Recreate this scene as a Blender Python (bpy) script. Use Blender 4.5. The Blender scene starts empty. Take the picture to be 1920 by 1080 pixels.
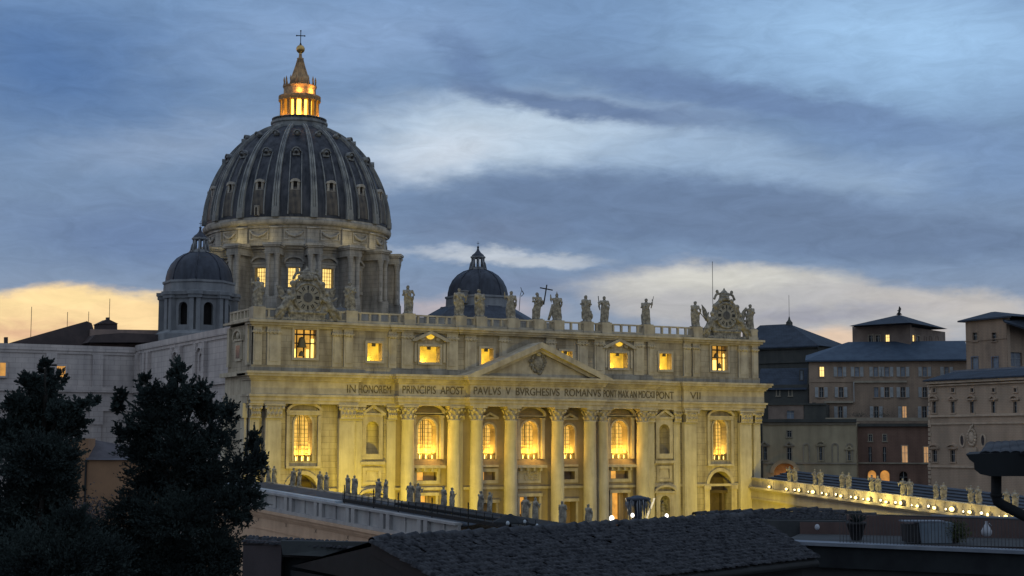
import bpy, math, random
from mathutils import Vector, Matrix
random.seed(7)
PI = math.pi
D2R = math.radians
S = bpy.context.scene
COL = S.collection

# ------------------------------------------------------------------ camera
CP = Vector((-150.3071, -269.9744, 23.0306)); YAW, PIT, ROL, FPX = 0.4987, 0.0991, 0.0027, 2921.7268
FW = Vector((math.sin(YAW)*math.cos(PIT), math.cos(YAW)*math.cos(PIT), math.sin(PIT)))
_R0 = Vector((math.cos(YAW), -math.sin(YAW), 0)); _U0 = _R0.cross(FW)
RT = _R0*math.cos(ROL) + _U0*math.sin(ROL); UP = -_R0*math.sin(ROL) + _U0*math.cos(ROL)
cd = bpy.data.cameras.new('camera'); cam = bpy.data.objects.new('camera', cd); COL.objects.link(cam)
cd.sensor_width = 36; cd.lens = FPX*36/1920; cd.clip_start = 0.5; cd.clip_end = 20000
cam.matrix_world = Matrix(((RT.x, UP.x, -FW.x, CP.x), (RT.y, UP.y, -FW.y, CP.y), (RT.z, UP.z, -FW.z, CP.z), (0, 0, 0, 1)))
S.camera = cam
def at(px, py, w): return CP + (FW + RT*((px-960)/FPX) - UP*((py-540)/FPX))*w      # a point at measured depth
def on_y(px, py, y):
    d = FW + RT*((px-960)/FPX) - UP*((py-540)/FPX); return CP + d*((y-CP.y)/d.y)

S.view_settings.view_transform = 'Standard'; S.view_settings.look = 'None'
S.view_settings.exposure = 0; S.view_settings.gamma = 1
S.render.engine = 'CYCLES'
S.cycles.use_denoising = True
S.cycles.max_bounces = 5; S.cycles.diffuse_bounces = 3; S.cycles.glossy_bounces = 2
S.cycles.sample_clamp_indirect = 4

def lin(c):
    return tuple((v/255/12.92 if v/255 <= .04045 else ((v/255+.055)/1.055)**2.4) for v in c)

# ------------------------------------------------------------------ world: dusk sky with cloud bands
W = bpy.data.worlds.new('World'); S.world = W; W.use_nodes = True
nt = W.node_tree; nt.nodes.clear(); N = nt.nodes; L = nt.links
def nn(t, **k):
    n = N.new(t)
    for a, b in k.items(): setattr(n, a, b)
    return n
def mth(op, a, b=None, c=None, clamp=False):
    n = nn('ShaderNodeMath', operation=op); n.use_clamp = clamp
    for i, v in enumerate((a, b, c)):
        if v is None: continue
        if isinstance(v, (int, float)): n.inputs[i].default_value = v
        else: L.new(v, n.inputs[i])
    return n.outputs[0]
tc = nn('ShaderNodeTexCoord'); sx = nn('ShaderNodeSeparateXYZ'); L.new(tc.outputs['Generated'], sx.inputs[0])
az = mth('MULTIPLY', mth('ARCTAN2', sx.outputs[0], sx.outputs[1]), 180/PI)
el = mth('MULTIPLY', mth('ARCSINE', sx.outputs[2]), 180/PI)
cx = nn('ShaderNodeCombineXYZ'); L.new(az, cx.inputs[0]); L.new(el, cx.inputs[1])
VEC = cx.outputs[0]
AZ0 = YAW*180/PI
def A_(px): return AZ0 + math.degrees(math.atan((px-960)/FPX))
def E_(py): return math.degrees(math.atan((830-py)/FPX))
def noise(vec, scale, sxy=(1, 1), detail=5, rough=.55, dist=0, loc=(0, 0, 0)):
    m = nn('ShaderNodeMapping'); L.new(vec, m.inputs[0]); m.inputs['Scale'].default_value = (sxy[0], sxy[1], 1); m.inputs['Location'].default_value = loc
    n = nn('ShaderNodeTexNoise'); n.inputs['Scale'].default_value = scale; n.inputs['Detail'].default_value = detail
    n.inputs['Roughness'].default_value = rough; n.inputs['Distortion'].default_value = dist
    L.new(m.outputs[0], n.inputs[0]); return n
n1 = noise(VEC, .10, (1, 2.3), 6, .55)
vs = nn('ShaderNodeVectorMath', operation='SUBTRACT'); L.new(n1.outputs['Color'], vs.inputs[0]); vs.inputs[1].default_value = (.5, .5, .5)
vm = nn('ShaderNodeVectorMath', operation='MULTIPLY'); L.new(vs.outputs[0], vm.inputs[0]); vm.inputs[1].default_value = (5.0, 1.9, 0)
n2 = noise(VEC, .5, (1, 2.6), 6, .6)
vs2 = nn('ShaderNodeVectorMath', operation='SUBTRACT'); L.new(n2.outputs['Color'], vs2.inputs[0]); vs2.inputs[1].default_value = (.5, .5, .5)
vm2 = nn('ShaderNodeVectorMath', operation='MULTIPLY'); L.new(vs2.outputs[0], vm2.inputs[0]); vm2.inputs[1].default_value = (3.2, 1.0, 0)
va = nn('ShaderNodeVectorMath', operation='ADD'); L.new(VEC, va.inputs[0]); L.new(vm.outputs[0], va.inputs[1])
vb = nn('ShaderNodeVectorMath', operation='ADD'); L.new(va.outputs[0], vb.inputs[0]); L.new(vm2.outputs[0], vb.inputs[1])
WV = vb.outputs[0]
def ramp(fac, stops):
    r = nn('ShaderNodeValToRGB'); L.new(fac, r.inputs[0]); e = r.color_ramp.elements
    r.color_ramp.interpolation = 'EASE'
    while len(e) < len(stops): e.new(.5)
    for i, (p, c) in enumerate(stops): e[i].position = p; e[i].color = (*lin(c), 1)
    return r.outputs[0]
fe = mth('DIVIDE', el, 24.0, clamp=True)
col = ramp(fe, [(0, (176, 164, 158)), (.14, (140, 152, 170)), (.30, (120, 142, 172)), (.48, (114, 140, 174)), (.68, (116, 146, 184)), (1, (112, 148, 192))])
def mix(a, b, f):
    m = nn('ShaderNodeMix', data_type='RGBA'); L.new(f, m.inputs[0]) if not isinstance(f, float) else setattr(m.inputs[0], 'default_value', f)
    L.new(a, m.inputs[6])
    if isinstance(b, tuple): m.inputs[7].default_value = (*lin(b), 1)
    else: L.new(b, m.inputs[7])
    return m.outputs[2]
def blob(px, py, rx, ry, rot, c, k, soft=1.0, vec=None):
    global col
    m = nn('ShaderNodeMapping', vector_type='TEXTURE'); L.new(vec or WV, m.inputs[0])
    m.inputs['Location'].default_value = (A_(px), E_(py), 0); m.inputs['Rotation'].default_value = (0, 0, -D2R(rot))
    s = math.degrees(1/FPX); m.inputs['Scale'].default_value = (rx*s, ry*s, 1e6)
    g = nn('ShaderNodeTexGradient', gradient_type='SPHERICAL'); L.new(m.outputs[0], g.inputs[0])
    r = nn('ShaderNodeMapRange', interpolation_type='SMOOTHSTEP'); L.new(g.outputs['Fac'], r.inputs[0])
    r.inputs[1].default_value = 0; r.inputs[2].default_value = soft; r.inputs[3].default_value = 0; r.inputs[4].default_value = k
    col = mix(col, c, r.outputs[0])
# broad tones, then cloud banks (px, py, rx, ry, tilt, colour, strength)
blob(1720, 80, 640, 210, 8, (156, 192, 228), .95)
blob(640, 50, 460, 120, -6, (136, 163, 200), .75)
blob(80, 130, 420, 200, 0, (84, 116, 162), .95)
blob(330, 270, 330, 70, -8, (140, 160, 188), .75)
blob(940, 255, 500, 125, -2, (182, 200, 218), 1.0, .8)
blob(810, 290, 250, 75, -8, (200, 210, 222), .8)
blob(1330, 300, 420, 75, 6, (160, 184, 210), .7)
blob(1640, 330, 300, 70, -14, (148, 172, 200), .7)
blob(1440, 190, 560, 50, 12, (104, 128, 166), .8, .7)
blob(1080, 190, 380, 36, 8, (98, 120, 156), .9, .7)
blob(850, 100, 150, 70, 40, (100, 124, 162), .75)
blob(1780, 290, 360, 90, 12, (120, 148, 186), .7)
blob(1180, 400, 620, 85, 1, (106, 127, 158), 1.0, .55)
blob(1600, 440, 560, 75, 3, (106, 126, 156), .9, .6)
blob(900, 440, 230, 60, 0, (110, 127, 155), .8)
blob(250, 450, 420, 110, 0, (104, 126, 162), .9)
blob(940, 482, 260, 20, 2, (184, 192, 202), .95, .75)
blob(980, 540, 300, 45, 0, (118, 134, 162), .8)
blob(1500, 582, 500, 80, 5, (176, 176, 178), 1.0, .42)
blob(1340, 535, 330, 36, -2, (208, 207, 199), .9)
blob(1780, 585, 330, 42, 7, (196, 190, 184), .7)
blob(1520, 598, 330, 26, -4, (150, 152, 166), .75)
blob(1560, 655, 260, 46, 0, (222, 196, 172), .95, .8)
blob(860, 590, 220, 42, 0, (190, 176, 176), .85)
blob(70, 622, 380, 74, -3, (246, 214, 160), 1.0, .42)
blob(110, 584, 240, 24, -5, (255, 226, 166), .8)
blob(60, 640, 200, 26, 0, (214, 170, 140), .8)
n3 = noise(VEC, .55, (1, 3.4), 9, .66, .8, (3, 5, 0))
r3 = nn('ShaderNodeMapRange'); L.new(n3.outputs['Fac'], r3.inputs[0]); r3.inputs[1].default_value = .3; r3.inputs[2].default_value = .7; r3.inputs[3].default_value = .90; r3.inputs[4].default_value = 1.10
sc_ = nn('ShaderNodeVectorMath', operation='SCALE'); L.new(col, sc_.inputs[0]); L.new(r3.outputs[0], sc_.inputs['Scale'])
# unseen sky (overhead and to the east), brightened as added light on the buildings
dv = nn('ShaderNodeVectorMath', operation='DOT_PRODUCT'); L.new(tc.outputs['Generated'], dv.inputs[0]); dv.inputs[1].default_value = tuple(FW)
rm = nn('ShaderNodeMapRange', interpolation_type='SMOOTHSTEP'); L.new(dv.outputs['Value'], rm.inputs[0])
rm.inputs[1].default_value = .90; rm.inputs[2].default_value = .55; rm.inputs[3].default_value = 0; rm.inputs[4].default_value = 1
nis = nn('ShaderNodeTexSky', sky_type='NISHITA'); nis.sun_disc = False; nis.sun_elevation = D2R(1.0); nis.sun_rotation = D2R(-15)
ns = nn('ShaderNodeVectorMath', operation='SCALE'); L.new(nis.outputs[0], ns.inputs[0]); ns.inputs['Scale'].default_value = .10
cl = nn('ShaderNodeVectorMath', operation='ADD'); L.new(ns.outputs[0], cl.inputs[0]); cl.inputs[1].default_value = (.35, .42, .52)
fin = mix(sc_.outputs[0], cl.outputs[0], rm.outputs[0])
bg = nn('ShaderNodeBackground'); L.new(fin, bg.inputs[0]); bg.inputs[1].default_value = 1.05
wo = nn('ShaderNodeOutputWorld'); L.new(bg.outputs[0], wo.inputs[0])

# ------------------------------------------------------------------ materials
def material(name, c, c2=None, scale=.4, rough=.85, bump=.0, bscale=None, streak=0, joints=None, metal=0, emit=None, strength=0, detail=6):
    m = bpy.data.materials.new(name); m.use_nodes = True; t = m.node_tree; n = t.nodes; l = t.links
    b = n['Principled BSDF']; b.inputs['Roughness'].default_value = rough; b.inputs['Metallic'].default_value = metal
    if 'Specular IOR Level' in b.inputs: b.inputs['Specular IOR Level'].default_value = .25
    c2 = c2 or tuple(v*.72 for v in c)
    g = n.new('ShaderNodeTexCoord'); mp = n.new('ShaderNodeMapping'); l.new(g.outputs['Object'], mp.inputs[0])
    no = n.new('ShaderNodeTexNoise'); no.inputs['Scale'].default_value = scale; no.inputs['Detail'].default_value = detail; no.inputs['Roughness'].default_value = .62
    l.new(mp.outputs[0], no.inputs[0])
    fac = no.outputs['Fac']
    if streak:
        mp2 = n.new('ShaderNodeMapping'); l.new(g.outputs['Object'], mp2.inputs[0]); mp2.inputs['Scale'].default_value = (1, 1, .12)
        no2 = n.new('ShaderNodeTexNoise'); no2.inputs['Scale'].default_value = streak; no2.inputs['Detail'].default_value = 5; l.new(mp2.outputs[0], no2.inputs[0])
        av = n.new('ShaderNodeMath'); av.operation = 'ADD'; l.new(fac, av.inputs[0]); l.new(no2.outputs['Fac'], av.inputs[1])
        hv = n.new('ShaderNodeMath'); hv.operation = 'MULTIPLY'; hv.inputs[1].default_value = .5; l.new(av.outputs[0], hv.inputs[0]); fac = hv.outputs[0]
    mr = n.new('ShaderNodeMapRange'); l.new(fac, mr.inputs[0]); mr.inputs[1].default_value = .38; mr.inputs[2].default_value = .62
    mx = n.new('ShaderNodeMix'); mx.data_type = 'RGBA'; l.new(mr.outputs[0], mx.inputs[0])
    mx.inputs[6].default_value = (*c2, 1); mx.inputs[7].default_value = (*c, 1)
    out = mx.outputs[2]; hgt = fac
    if joints:
        jw, jh, jd, jz = joints
        sp = n.new('ShaderNodeSeparateXYZ'); l.new(g.outputs['Object'], sp.inputs[0])
        ad = n.new('ShaderNodeMath'); ad.operation = 'ADD'; l.new(sp.outputs[0], ad.inputs[0]); l.new(sp.outputs[1], ad.inputs[1])
        cb = n.new('ShaderNodeCombineXYZ'); l.new(ad.outputs[0], cb.inputs[0]); l.new(sp.outputs[2], cb.inputs[1])
        br = n.new('ShaderNodeTexBrick'); l.new(cb.outputs[0], br.inputs[0]); br.inputs['Scale'].default_value = 1
        br.inputs['Brick Width'].default_value = jw; br.inputs['Row Height'].default_value = jh; br.inputs['Mortar Size'].default_value = jz
        br.inputs['Color1'].default_value = (1, 1, 1, 1); br.inputs['Color2'].default_value = (jd*1.08, jd*1.08, jd*1.08, 1); br.inputs['Mortar'].default_value = (jd*.8,)*3+(1,)
        mu = n.new('ShaderNodeMix'); mu.data_type = 'RGBA'; mu.blend_type = 'MULTIPLY'; mu.inputs[0].default_value = 1
        l.new(out, mu.inputs[6]); l.new(br.outputs[0], mu.inputs[7]); out = mu.outputs[2]
    l.new(out, b.inputs['Base Color'])
    if bump:
        nb = n.new('ShaderNodeTexNoise'); nb.inputs['Scale'].default_value = bscale or scale*5; nb.inputs['Detail'].default_value = 6; l.new(g.outputs['Object'], nb.inputs[0])
        bp = n.new('ShaderNodeBump'); bp.inputs['Strength'].default_value = .8; bp.inputs['Distance'].default_value = bump
        l.new(nb.outputs['Fac'], bp.inputs['Height']); l.new(bp.outputs[0], b.inputs['Normal'])
    if emit:
        b.inputs['Emission Color'].default_value = (*emit, 1); b.inputs['Emission Strength'].default_value = strength
    return m
def lit(name, emit, strength, var=.35, scale=.8):
    """lit glass or a lit room: uneven emission"""
    m = bpy.data.materials.new(name); m.use_nodes = True; t = m.node_tree; n = t.nodes; l = t.links
    b = n['Principled BSDF']; b.inputs['Base Color'].default_value = (.25, .18, .08, 1); b.inputs['Roughness'].default_value = .6
    g = n.new('ShaderNodeTexCoord'); no = n.new('ShaderNodeTexNoise'); no.inputs['Scale'].default_value = scale; no.inputs['Detail'].default_value = 3
    l.new(g.outputs['Object'], no.inputs[0]); mr = n.new('ShaderNodeMapRange'); l.new(no.outputs['Fac'], mr.inputs[0])
    mr.inputs[1].default_value = .3; mr.inputs[2].default_value = .7; mr.inputs[3].default_value = strength*(1-var); mr.inputs[4].default_value = strength*(1+var)
    b.inputs['Emission Color'].default_value = (*emit, 1); l.new(mr.outputs[0], b.inputs['Emission Strength'])
    return m
M = {}
M['stone'] = material('travertine', (.45, .395, .31), (.22, .185, .14), .22, .85, .05, 1.3, .9, (2.6, 1.15, .84, .05))
M['stone2'] = material('travertine_trim', (.50, .44, .34), (.31, .265, .205), .5, .85, .04, 2, .8)
M['stone3'] = material('travertine_shaft', (.53, .475, .37), (.38, .335, .26), .35, .8, .02, 2, 1.4)
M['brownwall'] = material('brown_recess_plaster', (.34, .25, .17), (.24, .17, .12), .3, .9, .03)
M['baywall'] = material('brown_shaded_bay_wall', (.33, .265, .18), (.23, .185, .13), .3, .9, .03, 1.5, .8)  # brown wall colour, darkened for shade in the bays between columns
M['drumstone'] = material('grey_travertine', (.43, .405, .37), (.20, .19, .18), .2, .88, .06, .9, .7, (2.2, 1.1, .82, .05))
M['ribstone'] = material('weathered_rib_stone', (.27, .28, .28), (.10, .11, .13), .35, .8, .05, 1.5, .8)
M['lead'] = material('lead_sheet', (.060, .066, .086), (.014, .018, .028), .25, .6, .05, 1.2, 1.1)
M['leadbrown'] = material('stained_lead_panel', (.12, .105, .09), (.035, .035, .04), .4, .65, .04, 1.2, 1.4)
M['leadblue'] = material('blue_lead', (.045, .055, .08), (.022, .027, .042), .3, .6, .03, 1.5, 1.2)
M['statue'] = material('statue_stone', (.34, .31, .26), (.12, .11, .095), 1.4, .9, .03, 5)
M['dark'] = material('dark_opening', (.012, .011, .012), None, 1)
M['iron'] = material('black_iron', (.02, .02, .022), None, 2, .6)
M['archdark'] = material('shaded_portal_stone', (.10, .075, .05), (.06, .045, .03), .5)  # stone colour darkened for the shade inside the end arches
M['gold'] = material('gilt_bronze', (.62, .42, .16), (.4, .25, .09), 1, .4, 0, metal=.7)
M['bell'] = material('bell_bronze', (.16, .13, .07), None, 1, .5, metal=.4)
M['letter'] = material('dark_letter_metal', (.15, .12, .07), None, 2, .7)
M['roomlit'] = lit('lit_room', (1, .60, .045), 1.0, .3, .5)
M['roomdim'] = lit('lit_room_amber', (1, .45, .08), .75, .35, .8)
M['glasslit'] = lit('lit_glass', (1, .58, .12), .75, .35, 1.1)
M['drumglass'] = lit('lit_drum_glass', (1, .68, .20), 1.25, .15, .8)
M['lantern'] = lit('lit_lantern_core', (1, .58, .06), 6, .15, .5)
M['lamp'] = lit('lamp_lens', (1, .76, .26), 4, .1, 1)
M['lampwhite'] = lit('white_lamp', (1, .95, .85), 3, .1, 1)
M['flank'] = material('flank_stone', (.52, .47, .46), (.36, .33, .335), .15, .9, .04, 1, .6, (2.8, 1.2, .84, .05))
M['sistine'] = material('dark_brick', (.075, .078, .075), (.045, .05, .052), .25, .9, .03, 2, .5)
M['roofblue'] = material('slate_blue_tiles', (.040, .056, .085), (.024, .035, .055), .35, .8, .05, 2, 0, (.8, .5, .8, .05))
M['palbrown'] = material('brown_brick', (.33, .25, .19), (.20, .155, .125), .18, .9, .04, 1.5, .5, (1.0, .35, .93, .03))
M['palmaroon'] = material('maroon_brick', (.23, .145, .115), (.14, .09, .075), .2, .9, .04, 1.5, .5, (1.0, .35, .93, .03))
M['paltan'] = material('tan_plaster', (.42, .36, .25), (.27, .235, .165), .15, .9, .03, 1.5, .5)
M['palrose'] = material('rose_tan_brick', (.44, .34, .265), (.30, .24, .19), .15, .9, .03, 1.5, .4, (1.0, .35, .94, .03))
M['paltrim'] = material('palace_trim', (.30, .27, .22), None, .5)
M['shutter'] = material('pale_shutter', (.34, .36, .38), (.26, .28, .30), 1, .7)
M['pane'] = material('window_pane', (.03, .038, .05), None, .8, .25)
M['paneblue'] = material('pale_window_pane', (.20, .25, .33), None, .8, .3)
M['winlit'] = lit('lit_window', (1, .66, .22), 1.6, .1)
M['windim'] = lit('dim_lit_window', (1, .55, .25), .42, .2)
M['archlit'] = lit('lit_arch', (1, .42, .08), .5, .4, .6)
M['orangewall'] = material('orange_plaster', (.27, .16, .095), (.20, .12, .075), .2, .9, .02)
M['armstone'] = material('wing_stone', (.42, .37, .30), (.30, .26, .21), .25, .9, .03, 1.2, .6)
M['armorange'] = material('wing_orange_plaster', (.50, .35, .25), (.40, .28, .20), .3, .9, .02, 2, .8)
M['armgrey'] = material('blue_grey_wing_stone', (.34, .34, .35), (.24, .24, .255), .3, .9, .03, 1.2, .6)
M['armroof'] = material('blue_grey_metal_roof', (.045, .055, .075), (.025, .032, .048), .4, .6, .02, 2)
M['paleblue'] = material('pale_metal_capping', (.36, .42, .48), (.28, .33, .40), .5, .5)
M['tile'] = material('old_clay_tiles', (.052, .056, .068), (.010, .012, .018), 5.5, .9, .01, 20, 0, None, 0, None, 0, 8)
M['tilebed'] = material('tile_bed', (.014, .014, .017), None, 3)
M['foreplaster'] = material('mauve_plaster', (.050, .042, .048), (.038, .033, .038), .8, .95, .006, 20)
M['foredark'] = material('dark_eave_and_shade', (.016, .020, .024), (.010, .012, .016), 1.5, .9)
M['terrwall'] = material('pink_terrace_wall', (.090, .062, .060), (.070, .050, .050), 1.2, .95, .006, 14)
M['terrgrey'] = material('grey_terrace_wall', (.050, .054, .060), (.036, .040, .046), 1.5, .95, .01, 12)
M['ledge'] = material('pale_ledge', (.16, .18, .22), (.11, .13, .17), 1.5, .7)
M['gutter'] = material('dark_copper_gutter_and_shade', (.010, .013, .017), None, 3, .8)
M['leafdark'] = material('dark_conifer_leaf', (.034, .050, .050), (.010, .017, .019), .6, .9)
M['leaf'] = material('green_leaf', (.055, .065, .025), (.03, .04, .02), 3, .8)
M['bark'] = material('bark', (.014, .013, .012), None, 2, .95, .03, 8)
M['tarp'] = material('blue_grey_cover', (.13, .165, .21), (.09, .12, .16), 2, .7)
M['potdark'] = material('dark_pot', (.015, .016, .02), None, 3, .6)
M['white'] = material('white_enamel', (.34, .36, .42), None, 3, .5)
M['ground'] = material('dark_ground', (.05, .05, .05), (.035, .035, .038), .02, .9)
M['paving'] = material('cobbles', (.09, .085, .08), (.06, .058, .055), .3, .9)
M['waterdim'] = material('dim_water', (.22, .24, .28), (.12, .13, .16), 3, .4)
M['spray'] = material('lit_water_spray', (.8, .8, .75), (.6, .6, .55), 3, .4, emit=(1, .80, .45), strength=.6)  # glow in the material stands in for lamplight on the water

# ------------------------------------------------------------------ mesh builder
def wm(o):
    m = o.matrix_basis.copy()
    while o.parent is not None:
        o = o.parent; m = o.matrix_basis @ m
    return m
class MB:
    def __init__(s, T=None): s.v = []; s.f = []; s.m = []; s.sm = []; s.T = T; s.mi = 0
    def add(s, vs, fs, smooth=False):
        b = len(s.v)
        if s.T is not None: vs = [s.T @ Vector(p) for p in vs]
        s.v += [tuple(p) for p in vs]
        for f in fs: s.f.append(tuple(i+b for i in f)); s.m.append(s.mi); s.sm.append(smooth)
        return s
    def box(s, x0, x1, y0, y1, z0, z1):
        return s.add([(x0, y0, z0), (x1, y0, z0), (x1, y1, z0), (x0, y1, z0), (x0, y0, z1), (x1, y0, z1), (x1, y1, z1), (x0, y1, z1)],
                     [(0, 3, 2, 1), (4, 5, 6, 7), (0, 1, 5, 4), (1, 2, 6, 5), (2, 3, 7, 6), (3, 0, 4, 7)])
    def frus(s, x0, x1, y0, y1, z0, z1, dx, dy):       # box whose top is inset
        return s.add([(x0, y0, z0), (x1, y0, z0), (x1, y1, z0), (x0, y1, z0), (x0+dx, y0+dy, z1), (x1-dx, y0+dy, z1), (x1-dx, y1-dy, z1), (x0+dx, y1-dy, z1)],
                     [(0, 3, 2, 1), (4, 5, 6, 7), (0, 1, 5, 4), (1, 2, 6, 5), (2, 3, 7, 6), (3, 0, 4, 7)])
    def prism(s, pts, y0, y1):
        n = len(pts)
        return s.add([(x, y0, z) for x, z in pts]+[(x, y1, z) for x, z in pts],
                     [tuple(range(n)), tuple(range(2*n-1, n-1, -1))]+[(i, i+n, (i+1) % n+n, (i+1) % n) for i in range(n)])
    def band(s, outer, inner, y0, y1):                  # strip between two open polylines in xz, thick in y
        n = len(outer)
        for i in range(n-1):
            q = [outer[i], outer[i+1], inner[i+1], inner[i]]
            s.prism(q, y0, y1)
        return s
    def lathe(s, prof, cx=0, cy=0, seg=24, a0=0, a1=2*PI, smooth=True, fl=None):
        full = abs(a1-a0-2*PI) < 1e-6; k = seg if full else seg+1
        vs = []
        for r, z in prof:
            for j in range(k):
                a = a0+(a1-a0)*j/seg; rr = r*(fl(a) if fl else 1)
                vs.append((cx+rr*math.sin(a), cy-rr*math.cos(a), z))
        fs = []
        for i in range(len(prof)-1):
            for j in range(seg):
                j2 = (j+1) % k; fs.append((i*k+j, i*k+j2, (i+1)*k+j2, (i+1)*k+j))
        s.add(vs, fs, smooth)
        if full:
            s.add(vs[-k:], [tuple(range(k))]); 
            if prof[0][0] > .01: s.add(vs[:k], [tuple(range(k-1, -1, -1))])
        return s
    def tube(s, pts, r, seg=8, smooth=True):
        pts = [Vector(p) for p in pts]; rs = r if isinstance(r, (list, tuple)) else [r]*len(pts); vs = []
        for i, p in enumerate(pts):
            d = (pts[min(i+1, len(pts)-1)]-pts[max(i-1, 0)]).normalized()
            a = Vector((0, 0, 1)) if abs(d.z) < .9 else Vector((1, 0, 0)); u = d.cross(a).normalized(); w = d.cross(u)
            for j in range(seg):
                t = 2*PI*j/seg; vs.append(p+(u*math.cos(t)+w*math.sin(t))*rs[i])
        fs = [(i*seg+j, i*seg+(j+1) % seg, (i+1)*seg+(j+1) % seg, (i+1)*seg+j) for i in range(len(pts)-1) for j in range(seg)]
        fs += [tuple(range(seg-1, -1, -1)), tuple((len(pts)-1)*seg+j for j in range(seg))]
        return s.add(vs, fs, smooth)
    def ball(s, c, rx, ry=None, rz=None, seg=10, rings=7):
        ry = ry or rx; rz = rz or rx; vs = []; fs = []
        for i in range(rings+1):
            p = PI*i/rings
            for j in range(seg):
                t = 2*PI*j/seg; vs.append((c[0]+rx*math.sin(p)*math.cos(t), c[1]+ry*math.sin(p)*math.sin(t), c[2]-rz*math.cos(p)))
        for i in range(rings):
            for j in range(seg): fs.append((i*seg+j, i*seg+(j+1) % seg, (i+1)*seg+(j+1) % seg, (i+1)*seg+j))
        return s.add(vs, fs, True)
    def wall(s, x0, x1, z0, z1, y, dep, ops=(), back=False):
        """front face at y with openings (xa,xb,za,zb,arch) and reveals to y+dep"""
        X = sorted({x0, x1, *[o[0] for o in ops], *[o[1] for o in ops]}); Z = sorted({z0, z1, *[o[2] for o in ops], *[o[3] for o in ops]})
        for i in range(len(X)-1):
            for j in range(len(Z)-1):
                mx, mz = (X[i]+X[i+1])/2, (Z[j]+Z[j+1])/2
                if any(o[0] < mx < o[1] and o[2] < mz < o[3] for o in ops): continue
                s.add([(X[i], y, Z[j]), (X[i+1], y, Z[j]), (X[i+1], y, Z[j+1]), (X[i], y, Z[j+1])], [(0, 1, 2, 3)])
        for o in ops:
            xa, xb, za, zb = o[:4]; arch = len(o) > 4 and o[4]
            if arch:
                r = (xb-xa)/2; xc = (xa+xb)/2; zs = zb-r*arch; n = 12
                a = [(xc-r*math.cos(PI*k/n), zs+r*arch*math.sin(PI*k/n)) for k in range(n+1)]
                for k in range(n):
                    p, q = a[k], a[k+1]
                    s.add([(p[0], y, p[1]), (q[0], y, q[1]), (q[0], y, zb), (p[0], y, zb)], [(0, 1, 2, 3)])
                    s.add([(p[0], y, p[1]), (q[0], y, q[1]), (q[0], y+dep, q[1]), (p[0], y+dep, p[1])], [(0, 1, 2, 3)])
            else:
                zs = zb; s.add([(xa, y, zb), (xb, y, zb), (xb, y+dep, zb), (xa, y+dep, zb)], [(0, 1, 2, 3)])
            s.add([(xa, y, za), (xa, y, zs), (xa, y+dep, zs), (xa, y+dep, za)], [(0, 1, 2, 3)])
            s.add([(xb, y, za), (xb, y, zs), (xb, y+dep, zs), (xb, y+dep, za)], [(0, 1, 2, 3)])
            s.add([(xa, y, za), (xb, y, za), (xb, y+dep, za), (xa, y+dep, za)], [(0, 1, 2, 3)])
        return s
    def build(s, name, mats, parent=None):
        me = bpy.data.meshes.new(name); vs = s.v
        if parent is not None:
            inv = wm(parent).inverted(); vs = [tuple(inv @ Vector(p)) for p in vs]
        me.from_pydata(vs, [], s.f)
        for m in (mats if isinstance(mats, (list, tuple)) else [mats]): me.materials.append(M[m])
        me.polygons.foreach_set('material_index', s.m); me.polygons.foreach_set('use_smooth', s.sm); me.update()
        o = bpy.data.objects.new(name, me); COL.objects.link(o)
        if parent is not None: o.parent = parent
        return o
def tag(o, label=None, cat=None, group=None, kind=None):
    if label: o['label'] = label
    if cat: o['category'] = cat
    if group: o['group'] = group
    if kind: o['kind'] = kind
    return o
def empty(name, loc=(0, 0, 0), rz=0, label=None, cat=None, group=None):
    o = bpy.data.objects.new(name, None); COL.objects.link(o); o.location = loc; o.rotation_euler = (0, 0, rz); o.empty_display_size = .5
    o.matrix_basis = Matrix.Translation(Vector(loc)) @ Matrix.Rotation(rz, 4, 'Z')
    return tag(o, label, cat, group)
def copy_tree(o, parent=None):
    c = o.copy(); COL.objects.link(c); c.parent = parent
    for ch in list(o.children): copy_tree(ch, c)
    return c
ORD = ['first', 'second', 'third', 'fourth', 'fifth', 'sixth', 'seventh', 'eighth', 'ninth', 'tenth', 'eleventh', 'twelfth', 'thirteenth', 'fourteenth', 'fifteenth', 'sixteenth', 'seventeenth', 'eighteenth']
def arcpts(xc, zc, rx, rz, n=10, a0=0, a1=PI): return [(xc-rx*math.cos(a0+(a1-a0)*k/n), zc+rz*math.sin(a0+(a1-a0)*k/n)) for k in range(n+1)]

# ------------------------------------------------------------------ ground
g = MB(); g.add([(-3000, -3000, -6), (3000, -3000, -6), (3000, 5000, -6), (-3000, 5000, -6)], [(0, 1, 2, 3)]); tag(g.build('ground', 'ground'), kind='structure')
g = MB(); g.add([(-62, -250, -5.996), (50, -250, -5.996), (54, -20, -5.996), (-56, -20, -5.996)], [(0, 1, 2, 3)]); tag(g.build('piazza_paving', 'paving'), kind='structure')
g = MB(); g.box(-60, 60, -34, -1, -6, .0)
for i in range(8): g.box(-55, 55, -34-.8*(i+1), -34-.8*i, -6, -.7*(i+1)+.35)
tag(g.build('entrance_steps', 'paving'), kind='structure')

# ================================================================== BASILICA
BAS = empty('basilica', (0, 0, 0), 0, 'huge floodlit domed stone basilica with columned facade and pediment', 'church')
def part(mb, name, mats, parent=None): return mb.build(name, mats, parent or BAS)
ZE0, ZF0, ZF1, ZE1 = 30.0, 31.7, 34.2, 35.8
# (x0, x1, wall plane, entablature plane)
SECT = [(-57.5, -37.2, 0.0, -1.7), (-37.2, -28.6, .35, -.9), (-28.6, -14.6, .0, -2.9), (-14.6, 14.6, -1.2, -4.9), (14.6, 28.6, .0, -2.9), (28.6, 37.2, .35, -.9), (37.2, 57.5, 0.0, -1.7)]
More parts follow.
